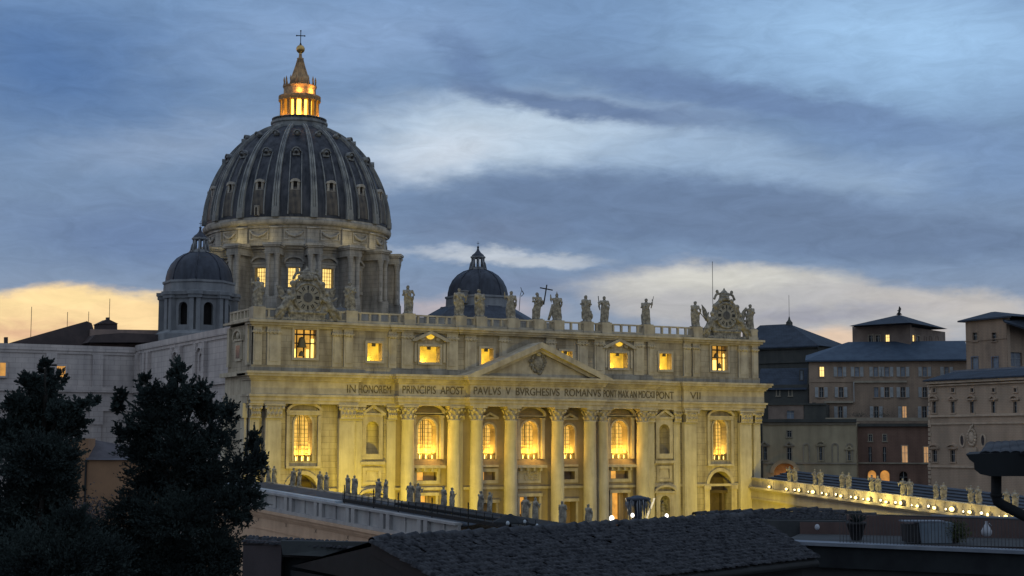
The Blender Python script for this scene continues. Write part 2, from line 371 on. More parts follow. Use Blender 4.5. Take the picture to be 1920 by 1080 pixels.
# --- facade wall
w = MB()
for x0, x1, yw, ye in SECT:
    c = (x0+x1)/2
    if abs(c) > 40:
        s = 1 if c > 0 else -1; q = 46.8*s
        ops = [(q-1.75, q+1.75, 19.6, 28.1, 1), (q-2.9, q+2.9, 0, 17.2, 1)]
    elif abs(c) > 30: ops = [(c-1.3, c+1.3, 20.9, 27.0, 1), (c-1.2, c+1.2, 5, 12.3, 1)]
    elif abs(c) > 20: 
        q = 21.7*(1 if c > 0 else -1); ops = [(q-1.95, q+1.95, 19.9, 27.6, 1), (q-2.3, q+2.3, 15.7, 17.6), (q-1.9, q+1.9, 0, 13.0)]
    else:
        ops = [(-1.85, 1.85, 19.9, 27.3, 1), (-2.2, 2.2, 0, 12.6)]
        for k in (-1, 1): ops += [(9.0*k-1.35, 9.0*k+1.35, 19.9, 26.7, 1), (9.0*k-1.6, 9.0*k+1.6, 15.7, 17.6), (9.0*k-1.6, 9.0*k+1.6, 0, 11.5)]
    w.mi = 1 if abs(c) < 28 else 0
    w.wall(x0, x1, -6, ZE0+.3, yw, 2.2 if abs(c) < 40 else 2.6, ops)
    w.box(x0, x1, yw+2.6, yw+2.8, -6, ZE0)
w.mi = 0
for (a, b) in zip(SECT[:-1], SECT[1:]):
    y0, y1 = sorted((a[2], b[2])); w.add([(a[1], y0, -6), (a[1], y1, -6), (a[1], y1, ZE0), (a[1], y0, ZE0)], [(0, 1, 2, 3)])
for s in (-1, 1): w.box(s*57.5-.01*s, s*57.3, 0, 13, -6, ZE0+.3) if s < 0 else w.box(57.3, 57.5, 0, 13, -6, ZE0+.3)
w.box(-57.3, 57.3, 12.8, 13, -6, 35)
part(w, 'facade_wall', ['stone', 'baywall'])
# --- plinth band & string
w = MB()
for x0, x1, yw, ye in SECT: w.box(x0, x1, yw-.35, yw, 14.1, 14.6)
part(w, 'string_course', 'stone2')
# --- entablature
e = MB()
def entab(x0, x1, y, yb=3):
    e.box(x0, x1, y, yb, ZE0, ZE0+.6); e.box(x0-.25, x1+.25, y-.25, yb, ZE0+.6, ZF0-.4); e.box(x0-.5, x1+.5, y-.6, yb, ZF0-.4, ZF0)
    e.box(x0, x1, y+.02, yb, ZF0, ZF1)
    e.box(x0-.3, x1+.3, y-.35, yb, ZF1, ZF1+.3); e.box(x0-.5, x1+.5, y-.6, yb, ZF1+.3, ZF1+.55); e.box(x0-1.1, x1+1.1, y-1.25, yb, ZF1+.75, ZE1-.4); e.box(x0-1.35, x1+1.35, y-1.5, yb, ZE1-.4, ZE1)
    e.box(x0-.6, x1+.6, y-.8, yb, ZF1+.55, ZF1+.75)
entab(-57.5, -36.6, -1.7); entab(-57.3, 57.3, -.9); entab(-28.9, 28.9, -2.9); entab(-14.9, 14.9, -4.9); entab(36.6, 57.5, -1.7)
e.box(-57.5, 57.5, 3, 13, ZE0, ZE1); e.box(-58.6, -57.55, -1.65, 13.02, ZE1-.8, ZE1-.012); e.box(57.55, 58.6, -1.65, 13.02, ZE1-.8, ZE1-.012)
e.box(-57.9, -57.52, -1.0, 12.95, ZE0+.02, ZF0-.02)
ENT = part(e, 'entablature', 'stone2')
# --- inscription
def text(s, x0, x1, y, zc, h, parent):
    cu = bpy.data.curves.new('inscription', 'FONT'); cu.body = s; cu.size = 1; cu.extrude = .03; cu.offset = 0
    to = bpy.data.objects.new('inscription_tmp', cu); COL.objects.link(to); dg = bpy.context.evaluated_depsgraph_get()
    me = bpy.data.meshes.new_from_object(to.evaluated_get(dg)); bpy.data.objects.remove(to)
    xs = [v.co.x for v in me.vertices]; ys = [v.co.y for v in me.vertices]; a, b, c, d = min(xs), max(xs), min(ys), max(ys)
    for v in me.vertices:
        v.co = Vector((x0+(v.co.x-a)/(b-a)*(x1-x0), y-.03-v.co.z, zc-h/2+(v.co.y-c)/(d-c)*h))
    me.name = 'inscription'; me.materials.clear(); me.materials.append(M['letter'])
    o = bpy.data.objects.new('inscription', me); COL.objects.link(o); o.parent = parent; return o
HZ, HH = 32.95, 1.45
text('IN', -38.9, -37.2, -1.7, HZ, HH, ENT); text('HONOREM', -36.3, -29.7, -.9, HZ, HH, ENT)
text('PRINCIPIS  APOST', -28.2, -15.3, -2.9, HZ, HH, ENT)
text('PAVLVS  V  BVRGHESIVS  ROMANVS', -14.2, 14.3, -4.9, HZ, HH, ENT)
text('PONT MAX AN MDCXII', 16.2, 28.5, -2.9, HZ, HH, ENT)
text('PONT', 30.2, 34.6, -.9, HZ, HH, ENT); text('VII', 38.2, 40.8, -1.7, HZ, HH, ENT)
# --- columns
def capital(T, r, z0, z1, flat=False):
    m = MB(T); h = z1-z0
    if flat:
        m.frus(-r, r, -.55, .0, z1-.35*h*.5, z0, 0, 0)
        m.box(-r, r, -.35, .3, z0+.12, z1-.4); m.box(-r-.12, r+.12, -.5, .3, z0, z0+.14); m.box(-r-.45, r+.45, -.85, .3, z1-.38, z1)
        for t in (0, 1):
            for k in range(4-t):
                x = -r+(k+.5+.5*t)*2*r/4; zz = z0+.15+t*.9
                m.add([(x-.3, -.38, zz), (x+.3, -.38, zz), (x+.24, -.75, zz+.85), (x-.24, -.75, zz+.85), (x, -.95, zz+.62)], [(0, 1, 4), (0, 4, 3), (1, 2, 4), (2, 3, 4)])
        for s in (-1, 1): m.ball((s*(r+.1), -.62, z1-.72), .34, .3, .36, 8, 5)
    else:
        m.lathe([(r*1.08, z0), (r*1.08, z0+.16), (r*.98, z0+.18), (r*.98, z0+.5*h), (r*1.12, z1-.55), (r*1.3, z1-.4)], 0, 0, 20)
        for t in (0, 1):
            for k in range(8):
                a = 2*PI*(k+.5*t)/8; zz = z0+.2+t*.85; c, s_ = math.cos(a), math.sin(a)
                def P(rad, o, z): return (rad*s_+o*c, -rad*c+o*s_, z)
                m.add([P(r, -.33, zz), P(r, .33, zz), P(r*1.22, .26, zz+.8), P(r*1.22, -.26, zz+.8), P(r*1.42, 0, zz+.6)], [(0, 1, 4), (0, 4, 3), (1, 2, 4), (2, 3, 4)])
        for a in (PI/4, 3*PI/4, 5*PI/4, 7*PI/4): m.ball((r*1.3*math.sin(a), -r*1.3*math.cos(a), z1-.7), .36, .36, .38, 8, 5)
        m.box(-r*1.32, r*1.32, -r*1.32, r*1.32, z1-.36, z1)
    return m
def column(x, y, r=1.33):
    T = Matrix.Translation((x, y, 0)); m = MB(T)
    m.box(-r*1.4, r*1.4, -r*1.4, r*1.4, -1, 1.0)
    m.lathe([(r*1.35, 1.0), (r*1.35, 1.4), (r*1.12, 1.7), (r*1.22, 2.0), (r, 2.3), (r*1.0, 10), (r*.97, 18), (r*.87, 27.1), (r*.95, 27.2), (r*.95, 27.4)], 0, 0, 24)
    c = part(m, 'column', 'stone3'); capital(T, r*.88, 27.35, ZE0).build('capital', 'stone2', c)
def pilaster(x, y, r=1.45, yb=None):
    T = Matrix.Translation((x, y, 0)); m = MB(T)
    m.box(-r*1.15, r*1.15, -.35, .9, -1, 2.2); m.box(-r, r, -.0, .9, 2.2, 27.4); m.box(-r+.3, r-.3, -.05, 0, 2.8, 26.9)
    c = part(m, 'pilaster', 'stone3'); capital(T, r, 27.35, ZE0, True).build('capital', 'stone2', c)
for s in (-1, 1):
    for x, y in ((26.4, -1.5), (16.7, -1.5), (12.7, -3.3), (5.25, -3.3)): column(s*x, y)
    pilaster(s*29.2, -.25, .9); pilaster(s*38.6, -1.15, 1.5); pilaster(s*52.9, -1.15, 1.5); pilaster(s*35.9, -.05, .8); pilaster(s*56.3, -.6, .9)
    pilaster(s*15.1, -1.2, .5)
# --- loggia windows and trim
def seg_ped(m, xc, hw, z, rise, y, t=.45, tri=False):
    m.box(xc-hw, xc+hw, y-.55, y, z, z+.4)
    if tri:
        o = [(xc-hw, z+.4), (xc, z+rise+.5), (xc+hw, z+.4)]; i_ = [(xc-hw+.9, z+.4), (xc, z+rise), (xc+hw-.9, z+.4)]
        m.band(o, i_, y-.7, y)
    else:
        o = arcpts(xc, z+.4, hw, rise, 12); i_ = arcpts(xc, z+.4, hw-.5, rise-.45, 12); m.band(o, i_, y-.75, y)
    return m
def loggia_window(xc, hw, z0, z1, yw, kind, dark=False, dep=2.0):
    W_ = empty_part = None
    f = MB()
    # frame: arch moulding
    r = hw; zs = z1-r
    o = [(xc-r-.35, z0)]+arcpts(xc, zs, r+.35, r+.35, 14)+[(xc+r+.35, z0)]; i_ = [(xc-r, z0)]+arcpts(xc, zs, r, r, 14)+[(xc+r, z0)]
    f.band(o, i_, yw-.22, yw+.01)
    if kind == 'big':
        for s in (-1, 1):
            f.box(xc+s*(hw+.95)-.32, xc+s*(hw+.95)+.32, yw-.75, yw, z0, z1+.2); f.box(xc+s*(hw+.95)-.42, xc+s*(hw+.95)+.42, yw-.85, yw, z1+.2, z1+.7)
        seg_ped(f, xc, hw+1.5, z1+.7, 1.9, yw-.3)
        f.box(xc-hw-1.4, xc+hw+1.4, yw-.85, yw, z1+.66, z1+.9)
        f.box(xc-hw-1.5, xc+hw+1.5, yw-1.3, yw, z0-1.7, z0-1.15)
        for k in range(4): x = xc+(k-1.5)*1.5; f.box(x-.2, x+.2, yw-1.0, yw, z0-2.3, z0-1.7)
    elif kind == 'end':
        for s in (-1, 1): f.box(xc+s*(hw+1.3)-.3, xc+s*(hw+1.3)+.3, yw-.55, yw, z0-1.0, z1-.2)
        seg_ped(f, xc, hw+1.7, z1+.35, 1.5, yw-.15); f.box(xc-hw-1.6, xc+hw+1.6, yw-.6, yw, z1-.1, z1+.35)
        f.box(xc-hw-1.6, xc+hw+1.6, yw-.6, yw, z0-1.3, z0-.9)
    elif kind == 'small':
        seg_ped(f, xc, hw+.6, z1+.9, .9, yw, tri=True); f.box(xc-hw-.6, xc+hw+.6, yw-.6, yw, z0-1.5, z0-1.1)
    win = part(f, 'loggia_window', 'stone2')
    gm = MB(); gm.box(xc-hw-.2, xc+hw+.2, yw+dep, yw+dep+.1, z0-.2, z1+.2); gm.build('glass', 'glasslit', win)
    mu = MB(); n = 5 if hw > 1.5 else 3
    for k in range(1, n): x = xc-hw+2*hw*k/n; mu.box(x-.05, x+.05, yw+dep-.14, yw+dep-.02, z0, z1)
    z = z0+.6
    while z < z1: mu.box(xc-hw, xc+hw, yw+dep-.16, yw+dep-.02, z-.035, z+.035); z += .75
    mu.box(xc-.1, xc+.1, yw+dep-.2, yw+dep, z0, z1)
    mu.build('glazing_bars', 'bell', win)
    b = MB(); b.box(xc-hw, xc+hw, yw-.15, yw+.1, z0+.95, z0+1.15)
    k = 0; x = xc-hw
    nb = 3 if hw > 1.5 else 2
    for k in range(nb+1): x = xc-hw+2*hw*k/nb; b.box(x-.2, x+.2, yw-.1, yw+.15, z0, z0+.95)
    for k in range(nb*4+1): x = xc-hw+2*hw*k/(nb*4); b.box(x-.05, x+.05, yw, yw+.08, z0, z0+.95)
    b.build('balustrade', 'bell', win)
    la = MB()
    for k in range(nb):
        x = xc-hw+2*hw*(k+.5)/nb; la.box(x-.32, x+.32, yw+.55, yw+.8, z0+.1, z0+.75)
    la.build('loggia_lamp', 'lampamber', win)
    ld = bpy.data.lights.new('loggia_light', 'AREA'); ld.shape = 'RECTANGLE'; ld.size = hw*1.6; ld.size_y = .4; ld.color = (1, .60, .10)
    ld.energy = LOGE*(1.0 if hw > 1.5 else .55)*(.6 if kind == 'end' else 1)
    lo = bpy.data.objects.new('loggia_light', ld); COL.objects.link(lo); lo.parent = win; lo.location = (xc, yw+.95, z0+.9)
    lo.rotation_euler = (D2R(150), 0, 0)
    if kind != 'end':
        l2 = bpy.data.lights.new('balcony_light', 'POINT'); l2.energy = LOGE*.7*(1 if hw > 1.5 else .25); l2.color = (1, .56, .08); l2.shadow_soft_size = .3
        lo = bpy.data.objects.new('balcony_light', l2); COL.objects.link(lo); lo.parent = win; lo.location = (xc+hw*.4, yw-1.5, z0+1.3)
LOGE = 800
M['lampamber'] = lit('amber_lamp_lens', (1, .66, .16), 5, .1)
for s in (-1, 1):
    loggia_window(s*46.8, 1.75, 19.6, 28.1, 0, 'end'); loggia_window(s*21.7, 1.95, 19.9, 27.6, 0, 'big'); loggia_window(s*9.0, 1.35, 19.9, 26.7, -1.2, 'small')
loggia_window(0, 1.85, 19.9, 27.3, -1.2, 'big')
# niches, panels, doors
for s in (-1, 1):
    c = s*32.9; yw = .35; m = MB()
    m.wall(c-2.2, c+2.2, 19.9, 28.1, yw-.3, .3, [(c-1.3, c+1.3, 20.9, 27.0, 1)]); m.box(c-2.2, c-2.1, yw-.3, yw, 19.9, 28.1); m.box(c+2.1, c+2.2, yw-.3, yw, 19.9, 28.1)
    seg_ped(m, c, 2.6, 28.1, 1.5, yw, tri=True); m.box(c-2.5, c+2.5, yw-.6, yw, 18.9, 19.5)
    for k in range(6): m.box(c-1.2+.44*k, c-1.0+.44*k, yw-.1, yw+.3, 19.9, 20.8)
    n_ = part(m, 'niche', 'stone2')
    b = MB(); b.lathe([(1.3, 20.9), (1.3, 25.7), (1.1, 26.4), (.7, 26.9), (.05, 27.0)], c, yw+.3, 14, PI/2, 3*PI/2); b.build('niche_back', 'stone', n_)
    m = MB(); m.wall(c-1.9, c+1.9, 15.2, 18.4, yw-.2, .2, [(c-1.3, c+1.3, 15.8, 17.8)]); m.frus(c-1.2, c+1.2, yw-.02, yw+.1, 15.9, 17.7, .3, 0); part(m, 'relief_panel', 'stone2')
    m = MB(); m.wall(c-2.2, c+2.2, 4, 12.8, yw-.35, .35, [(c-1.2, c+1.2, 5, 12.3, 1)]); seg_ped(m, c, 2.7, 12.8, 1.3, yw-.1)
    n_ = part(m, 'lower_niche', 'stone2'); b = MB(); b.lathe([(1.2, 5), (1.2, 11.1), (.9, 11.9), (.05, 12.3)], c, yw+.3, 14, PI/2, 3*PI/2); b.ball((c, yw+.7, 8.5), .5, .35, 1.9); b.ball((c, yw+.6, 10.6), .32); b.build('niche_back', 'statue', n_)
    # end arches
    c = s*46.8; m = MB(); o = arcpts(c, 14.3, 3.6, 3.6, 16); i_ = arcpts(c, 14.3, 2.9, 2.9, 16); m.band(o, i_, -.3, .02)
    for t in (-1, 1): m.box(c+t*3.5-.65, c+t*3.5+.65, -.35, 0, -1, 13.4); m.box(c+t*3.5-.85, c+t*3.5+.85, -.6, .2, 13.4, 14.3)
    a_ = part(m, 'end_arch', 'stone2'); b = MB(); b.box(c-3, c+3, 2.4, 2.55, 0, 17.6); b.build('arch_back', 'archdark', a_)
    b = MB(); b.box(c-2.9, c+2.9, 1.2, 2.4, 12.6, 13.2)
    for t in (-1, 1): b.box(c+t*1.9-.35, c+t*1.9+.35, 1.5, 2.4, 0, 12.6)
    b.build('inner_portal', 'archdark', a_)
    # small mezzanine windows and doors in the column bays
    for q, hw, yw in ((s*21.7, 2.3, 0), (s*9.0, 1.6, -1.2)):
        m = MB(); m.wall(q-hw-.5, q+hw+.5, 15.2, 18.1, yw-.2, .2, [(q-hw+.2, q+hw-.2, 15.85, 17.45)])
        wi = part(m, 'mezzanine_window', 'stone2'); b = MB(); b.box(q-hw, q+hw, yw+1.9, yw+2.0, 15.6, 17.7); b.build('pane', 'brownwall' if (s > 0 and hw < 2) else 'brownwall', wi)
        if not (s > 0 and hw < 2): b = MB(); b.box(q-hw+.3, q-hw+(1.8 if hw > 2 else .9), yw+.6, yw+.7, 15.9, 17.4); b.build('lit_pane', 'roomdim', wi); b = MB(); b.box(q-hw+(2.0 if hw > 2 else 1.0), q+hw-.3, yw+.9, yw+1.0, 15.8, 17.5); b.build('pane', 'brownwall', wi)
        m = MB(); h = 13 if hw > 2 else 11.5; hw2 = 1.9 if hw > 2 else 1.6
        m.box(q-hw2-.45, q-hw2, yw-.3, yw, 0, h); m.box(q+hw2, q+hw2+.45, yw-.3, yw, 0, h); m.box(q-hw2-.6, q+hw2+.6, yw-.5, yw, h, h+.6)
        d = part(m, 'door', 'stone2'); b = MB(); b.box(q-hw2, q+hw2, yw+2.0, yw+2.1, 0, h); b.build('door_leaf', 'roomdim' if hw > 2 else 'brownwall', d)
        if hw > 2: b = MB(); b.box(q+.1, q+.5, yw+.4, yw+.9, 0, h); b.box(q+.5, q+hw2, yw+1.2, yw+1.3, 0, h); b.build('inner_jamb', 'brownwall', d)
m = MB(); m.wall(-2.6, 2.6, 15.2, 18.1, -1.4, .2, [(-2.2, 2.2, 15.7, 17.6)]); m.box(-2.2, 2.2, -1.21, -1.15, 15.7, 17.6)
random.seed(3)
for k in range(14): m.ball((random.uniform(-1.9, 1.9), -1.25, random.uniform(15.9, 17.3)), random.uniform(.15, .3), .15, random.uniform(.25, .45), 6, 4)
part(m, 'relief_panel', 'stone2')
m = MB(); m.box(-2.65, -2.2, -1.5, -1.2, 0, 12.6); m.box(2.2, 2.65, -1.5, -1.2, 0, 12.6); m.box(-2.8, 2.8, -1.7, -1.2, 12.6, 13.2)
d = part(m, 'door', 'stone2'); b = MB(); b.box(-2.2, 2.2, .8, .9, 0, 12.6); b.build('door_leaf', 'brownwall', d)
b = MB(); b.box(-2.1, -.3, .5, .6, 9.2, 12.4); b.build('lit_pane', 'roomdim', d); b = MB(); b.lathe([(.42, 0), (.42, 11.6)], .8, -.3, 12); b.lathe([(.42, 0), (.42, 11.6)], -.9, -.3, 12); b.build('door_column', 'stone3', d)
m = MB()
for s in (-1, 1):
    for c, h in ((s*9.0, 1.9), (s*21.7, 2.9)):
        m.box(c-h, c+h, -1.23 if h < 2 else -.04, -1.0 if h < 2 else .1, 18.6, 18.8)
part(m, 'panel_moulding', 'stone2')
# --- pediment
m = MB(); yp = -4.9; PA = 42.6; PW = 16.2
m.prism([(-14.2, ZE1), (14.2, ZE1), (0, PA-1.3)], yp+.3, -1)
m.band([(-PW, ZE1), (0, PA), (PW, ZE1)], [(-PW+2.7, ZE1), (0, PA-1.15), (PW-2.7, ZE1)], yp-1.5, -.8)
m.band([(-PW+2.2, ZE1), (0, PA-1.0), (PW-2.2, ZE1)], [(-PW+4.3, ZE1), (0, PA-1.75), (PW-4.3, ZE1)], yp-.6, -.9)
PED = part(m, 'pediment', 'stone2')
m = MB(); random.seed(5)
m.ball((0, yp+.1, 38.6), 1.1, .5, 1.5, 12, 8); m.ball((0, yp+.0, 40.4), .7, .5, .6)
for k in range(26):
    a = 2*PI*k/26; m.ball((1.55*math.cos(a)+random.uniform(-.25, .25), yp+.15, 38.7+2.0*math.sin(a)+random.uniform(-.2, .2)), .32, .3, .38, 6, 4)
m.build('coat_of_arms', 'statue', PED)
# --- attic
AY = -.3
m = MB(); ops = []
for s in (-1, 1): ops += [(s*46.75-2.15, s*46.75+2.15, 38.5, 43.7), (s*32.9-1.5, s*32.9+1.5, 38.3, 41.65), (s*21.4-2.15, s*21.4+2.15, 38.35, 41.4), (s*9.0-1.35, s*9.0+1.35, 37.8, 41.4)]
m.wall(-57, 57, ZE1, 44.4, AY, 1.6, ops)
m.box(-57, -56.8, AY, 13, ZE1, 44.4); m.box(56.8, 57, AY, 13, ZE1, 44.4); m.box(-56.8, 56.8, 12.6, 12.8, ZE1, 45); m.box(-56.9, 56.9, AY+2.6, AY+2.8, ZE1, 44.2)
m.box(-57.2, 57.2, AY-.35, AY-.002, ZE1, 37.0)
ATT = part(m, 'attic_wall', 'stone')
m = MB()
for x0, x1, y in ((-57.2, 57.2, AY), (-29.5, 29.5, AY-.4), (-15.3, 15.3, AY-.8), (-57.3, -37.5, AY-.35), (37.5, 57.3, AY-.35)):
    m.box(x0, x1, y-.15, AY+2, 43.95, 44.3); m.box(x0-.4, x1+.4, y-.6, AY+2, 44.3, 44.75); m.box(x0-.7, x1+.7, y-1.0, AY+2, 44.75, 45.2)
m.box(-58.03, -57.25, AY-.95, 13.2, 44.78, 45.18); m.box(57.25, 58.03, AY-.95, 13.2, 44.78, 45.18); m.box(-56.8, 56.8, AY+2, 13, 44.9, 45.15)
part(m, 'attic_cornice', 'stone2')
for s in (-1, 1):
    for x, r in ((56.0, .8), (52.9, 1.3), (40.6, .9), (38.3, .9), (29.3, .8), (26.2, 1.2), (16.7, 1.2), (12.7, 1.2), (5.3, 1.1)):
        m = MB(); m.box(s*x-r, s*x+r, AY-.4, AY-.003, 37.0, 43.95); m.box(s*x-r-.2, s*x+r+.2, AY-.6, AY, 42.9, 43.2); m.box(s*x-r*.65, s*x+r*.65, AY-.5, AY-.4, 37.7, 42.5)
        for k in range(3): m.ball((s*x+(k-1)*r*.6, AY-.5, 43.0), .3, .2, .45, 6, 4)
        part(m, 'attic_pilaster', 'stone2')
M['roomwarm'] = lit('warm_room', (1, .58, .04), .75, .4, .6)
def attic_window(xc, hw, z0, z1, kind):
    m = MB(); t = .45
    y = AY
    m.band([(xc-hw-t, z0-t), (xc-hw-t, z1+t), (xc+hw+t, z1+t), (xc+hw+t, z0-t), (xc-hw-t, z0-t)], [(xc-hw, z0), (xc-hw, z1), (xc+hw, z1), (xc+hw, z0), (xc-hw, z0)], y-.25, y-.001)
    if kind == 'ped':
        o = [(xc-4.1, z1+.9), (xc-3.7, z1+1.35), (xc, z1+3.0), (xc+3.7, z1+1.35), (xc+4.1, z1+.9)]; i_ = [(xc-3.2, z1+.9), (xc-2.6, z1+1.2), (xc, z1+2.35), (xc+2.6, z1+1.2), (xc+3.2, z1+.9)]
        m.band(o, i_, y-.9, y-.001)
        for s in (-1, 1): m.ball((xc+s*1.7, y-.3, z1+1.4), .55, .3, .5, 8, 5); m.box(xc+s*(hw+.9)-.25, xc+s*(hw+.9)+.25, y-.3, y-.001, z0, z1+.6)
    w_ = part(m, 'attic_window', 'stone2')
    if kind == 'ped':
        b = MB(); b.prism(arcpts(xc, z1+2.0, .85, .65, 16, 0, 2*PI)[:-1], y-.35, y-.28); b.build('oval_light', 'roomlit', w_)
    b = MB(); b.box(xc-hw-.3, xc+hw+.3, y+1.55, y+1.65, z0-.3, z1+.3); b.build('room_wall', 'roomwarm' if kind != 'belfry' else 'roomdim2', w_)
    if kind != 'belfry':
        al_ = bpy.data.lights.new('room_light', 'POINT'); al_.energy = 230; al_.color = (1, .62, .08); al_.shadow_soft_size = .15
        lo = bpy.data.objects.new('room_light', al_); COL.objects.link(lo); lo.parent = w_; lo.location = (xc-hw*.45, y+1.0, z0+.35)
        b = MB(); b.box(xc-.35, xc+.35, y+.2, y+.5, z1-.6, z1-.02); b.build('shade', 'bell', w_)
    if kind == 'belfry':
        b = MB(); b.box(xc-hw, xc+hw, y+.6, y+1.0, z0+2.6, z0+2.8); b.box(xc-.1, xc+.1, y+.5, y+.9, z0, z1); b.box(xc-1.5, xc-1.3, y+.6, y+.8, z0, z1); b.box(xc+1.15, xc+1.35, y+.6, y+.8, z0, z1); b.box(xc-hw, xc+hw, y+.4, y+.9, z1-1.0, z1-.75); b.build('bell_frame', 'iron', w_)
        b = MB()
        if xc < 0: b.lathe([(.95, z0+1.9), (.8, z0+2.3), (.62, z0+3.2), (.5, z0+3.7), (.1, z0+3.9)], xc-.4, y+.7, 16); b.lathe([(.6, z0+.3), (.42, z0+1.0), (.1, z0+1.3)], xc-.5, y+.5, 14)
        else: b.lathe([(.6, z0+2.7), (.42, z0+3.4), (.1, z0+3.7)], xc-.3, y+.7, 14); b.lathe([(.42, z0+.4), (.3, z0+1.4), (.1, z0+1.6)], xc+.4, y+.5, 14)
        b.build('bell', 'bell', w_)
        for a_, b_, h_ in ((-1.95, -1.5, 1.7), (.65, 1.1, 1.6), (1.5, 2.0, 3.6), (-.9, -.1, 2.2))[:3 if xc < 0 else 4]: b = MB(); b.box(xc+a_, xc+b_, y+.9, y+1.2, z0+.05, z0+h_); b.build('lamp_panel', 'lampamber2', w_)
M['roomdim2'] = lit('lit_belfry', (1, .50, .08), .55, .5, .7)
M['lampamber2'] = lit('amber_lamp_panel', (1, .68, .16), 2.0, .15)
for s in (-1, 1):
    attic_window(s*46.75, 2.15, 38.5, 43.7, 'belfry'); attic_window(s*32.9, 1.5, 38.3, 41.65, 'sq'); attic_window(s*21.4, 2.15, 38.35, 41.4, 'ped'); attic_window(s*9.0, 1.35, 37.8, 41.4, 'sq')
# side face of the facade block
m = MB()
for y0 in (.6, 11.2): m.box(-57.5, -57.0, y0-.0, y0+1.2, 37, 44.2)
m.box(-57.2, -57.0, 4.6, 8.6, 38.2, 41.5); m.band([(0, 0), (0, 0)], [(0, 0), (0, 0)], 0, 0) if False else None
sw = part(m, 'side_pilaster', 'stone2')
T = Matrix.Translation((-57, 6.6, 0)) @ Matrix.Rotation(-PI/2, 4, 'Z')
m = MB(T); m.band(arcpts(0, 42.0, 2.6, 1.9, 10), arcpts(0, 42.0, 2.1, 1.45, 10), -.6, .1); m.box(-2.7, 2.7, -.4, .1, 41.6, 42.0); m.box(-1.6, 1.6, -.3, .05, 37.9, 41.2); m.ball((0, -.3, 42.6), .8, .3, .7)
sw = part(m, 'side_window', 'stone2'); m = MB(T); m.box(-1.1, 1.1, -.33, -.3, 38.4, 40.8); m.build('pane', 'pane', sw)
T = Matrix.Translation((-57.5, 6.6, 0)) @ Matrix.Rotation(-PI/2, 4, 'Z')
m = MB(T)
for x in (-5.5, 5.3): m.box(x-1.1, x+1.1, -.5, .1, -1, 27.4)
for x in (-5.5, 5.3): m.box(x-1.4, x+1.4, -.9, .1, 27.4, 30)
part(m, 'side_pilaster', 'stone3')
# --- roof balustrade
m = MB(); zb = 45.2
m.box(-56.8, 56.8, AY-.6, AY+.2, zb, zb+.55); m.box(-56.8, 56.8, AY-.5, AY+.1, zb+1.85, zb+2.15)
x = -56
while x < 56.1: m.box(x-.2, x+.2, AY-.45, AY+.05, zb+.5, zb+1.9); x += 2.0
STX = [-56, -37.9, -26.0, -15.1, -10.6, -3.6, 2.3, 6.9, 13.8, 18.1, 28.3, 40.7, 55.1]
for x in STX: m.box(x-1.15, x+1.15, AY-1.0, AY+1.3, zb, zb+2.3)
m.box(-57, -56.4, AY, 12.5, zb, zb+.5); m.box(-57, -56.4, AY, 12.5, zb+1.85, zb+2.15)
for k in range(7): m.box(-57, -56.5, AY+.2+k*2, AY+.7+k*2, zb+.5, zb+1.9)
part(m, 'roof_balustrade', 'stone2')
# solid backs of the attic behind the balustrade (terrace structures on the left)
m = MB(); m.box(-49, 49, 13, 60, 40, 44.9); m.prism([(-22, 44.8), (22, 44.8), (18, 46.6), (0, 48.6), (-18, 46.6)], 20, 112)
part(m, 'nave_roof', 'leadblue')
m = MB(); m.box(-54, -24.8, 4, 4.4, 45, 47.4); m.box(-24, 12, 7, 7.4, 45, 47.6); part(m, 'terrace_parapet', 'drumstone')
for x, y, r in ((-24.2, 38, 2.9), (17.5, 38, 2.6)):
    m = MB(); m.lathe([(r*1.15, 46), (r*1.15, 48.4), (r, 48.5), (r*.92, 49.5), (r*.7, 50.7), (r*.35, 51.4), (.25, 51.7), (.2, 52.3), (.02, 52.5)], x, y, 20); part(m, 'skylight_dome', 'leadblue')

# ---------------- main dome
DX, DY = .4, 129.6
def rad(ang, r, z, o=0):      # angle from -y toward +x
    return (DX+r*math.sin(ang)+o*math.cos(ang), DY-r*math.cos(ang)+o*math.sin(ang), z)
ANG = [2*PI*k/16 for k in range(16)]; BANG = [a+PI/16 for a in ANG]
m = MB(); m.lathe([(26.5, 40), (26.5, 55), (24, 56.5), (22.4, 57)], DX, DY, 64)
# drum wall with window openings: 16 flat-ish bays
zl = [57, 63.0, 68.0, 74.0]
def cyl(m, r, z0, z1, a0, a1, n=4): m.lathe([(r, z0), (r, z1)], DX, DY, n, a0, a1)
wa = 1.5/22.3
for a in ANG:
    cyl(m, 22.3, 57, 63, a-PI/16, a+PI/16); cyl(m, 22.3, 68, 74.2, a-PI/16, a+PI/16); cyl(m, 22.3, 63, 68, a-PI/16, a-wa, 2); cyl(m, 22.3, 63, 68, a+wa, a+PI/16, 2)
    for s in (-1, 1): m.add([rad(a+s*wa, 22.3, 63), rad(a+s*wa, 22.3, 68), rad(a+s*wa*1.07, 20.9, 68), rad(a+s*wa*1.07, 20.9, 63)], [(0, 1, 2, 3)])
    m.add([rad(a-wa, 22.3, 63), rad(a+wa, 22.3, 63), rad(a+wa, 20.9, 63), rad(a-wa, 20.9, 63)], [(0, 1, 2, 3)]); m.add([rad(a-wa, 22.3, 68), rad(a+wa, 22.3, 68), rad(a+wa, 20.9, 68), rad(a-wa, 20.9, 68)], [(0, 1, 2, 3)])
m.lathe([(22.3, 72.2), (22.6, 72.2), (22.7, 72.7), (23.3, 72.9), (23.4, 73.4), (24.3, 73.6), (24.4, 74.2), (23.9, 74.4), (23.9, 78.2), (24.3, 78.3), (24.4, 78.9), (25.2, 79.1), (25.5, 79.6), (25.6, 80.2), (25.0, 80.5), (24.9, 81.2)], DX, DY, 96, smooth=False)
DRUM = part(m, 'drum', 'drumstone')
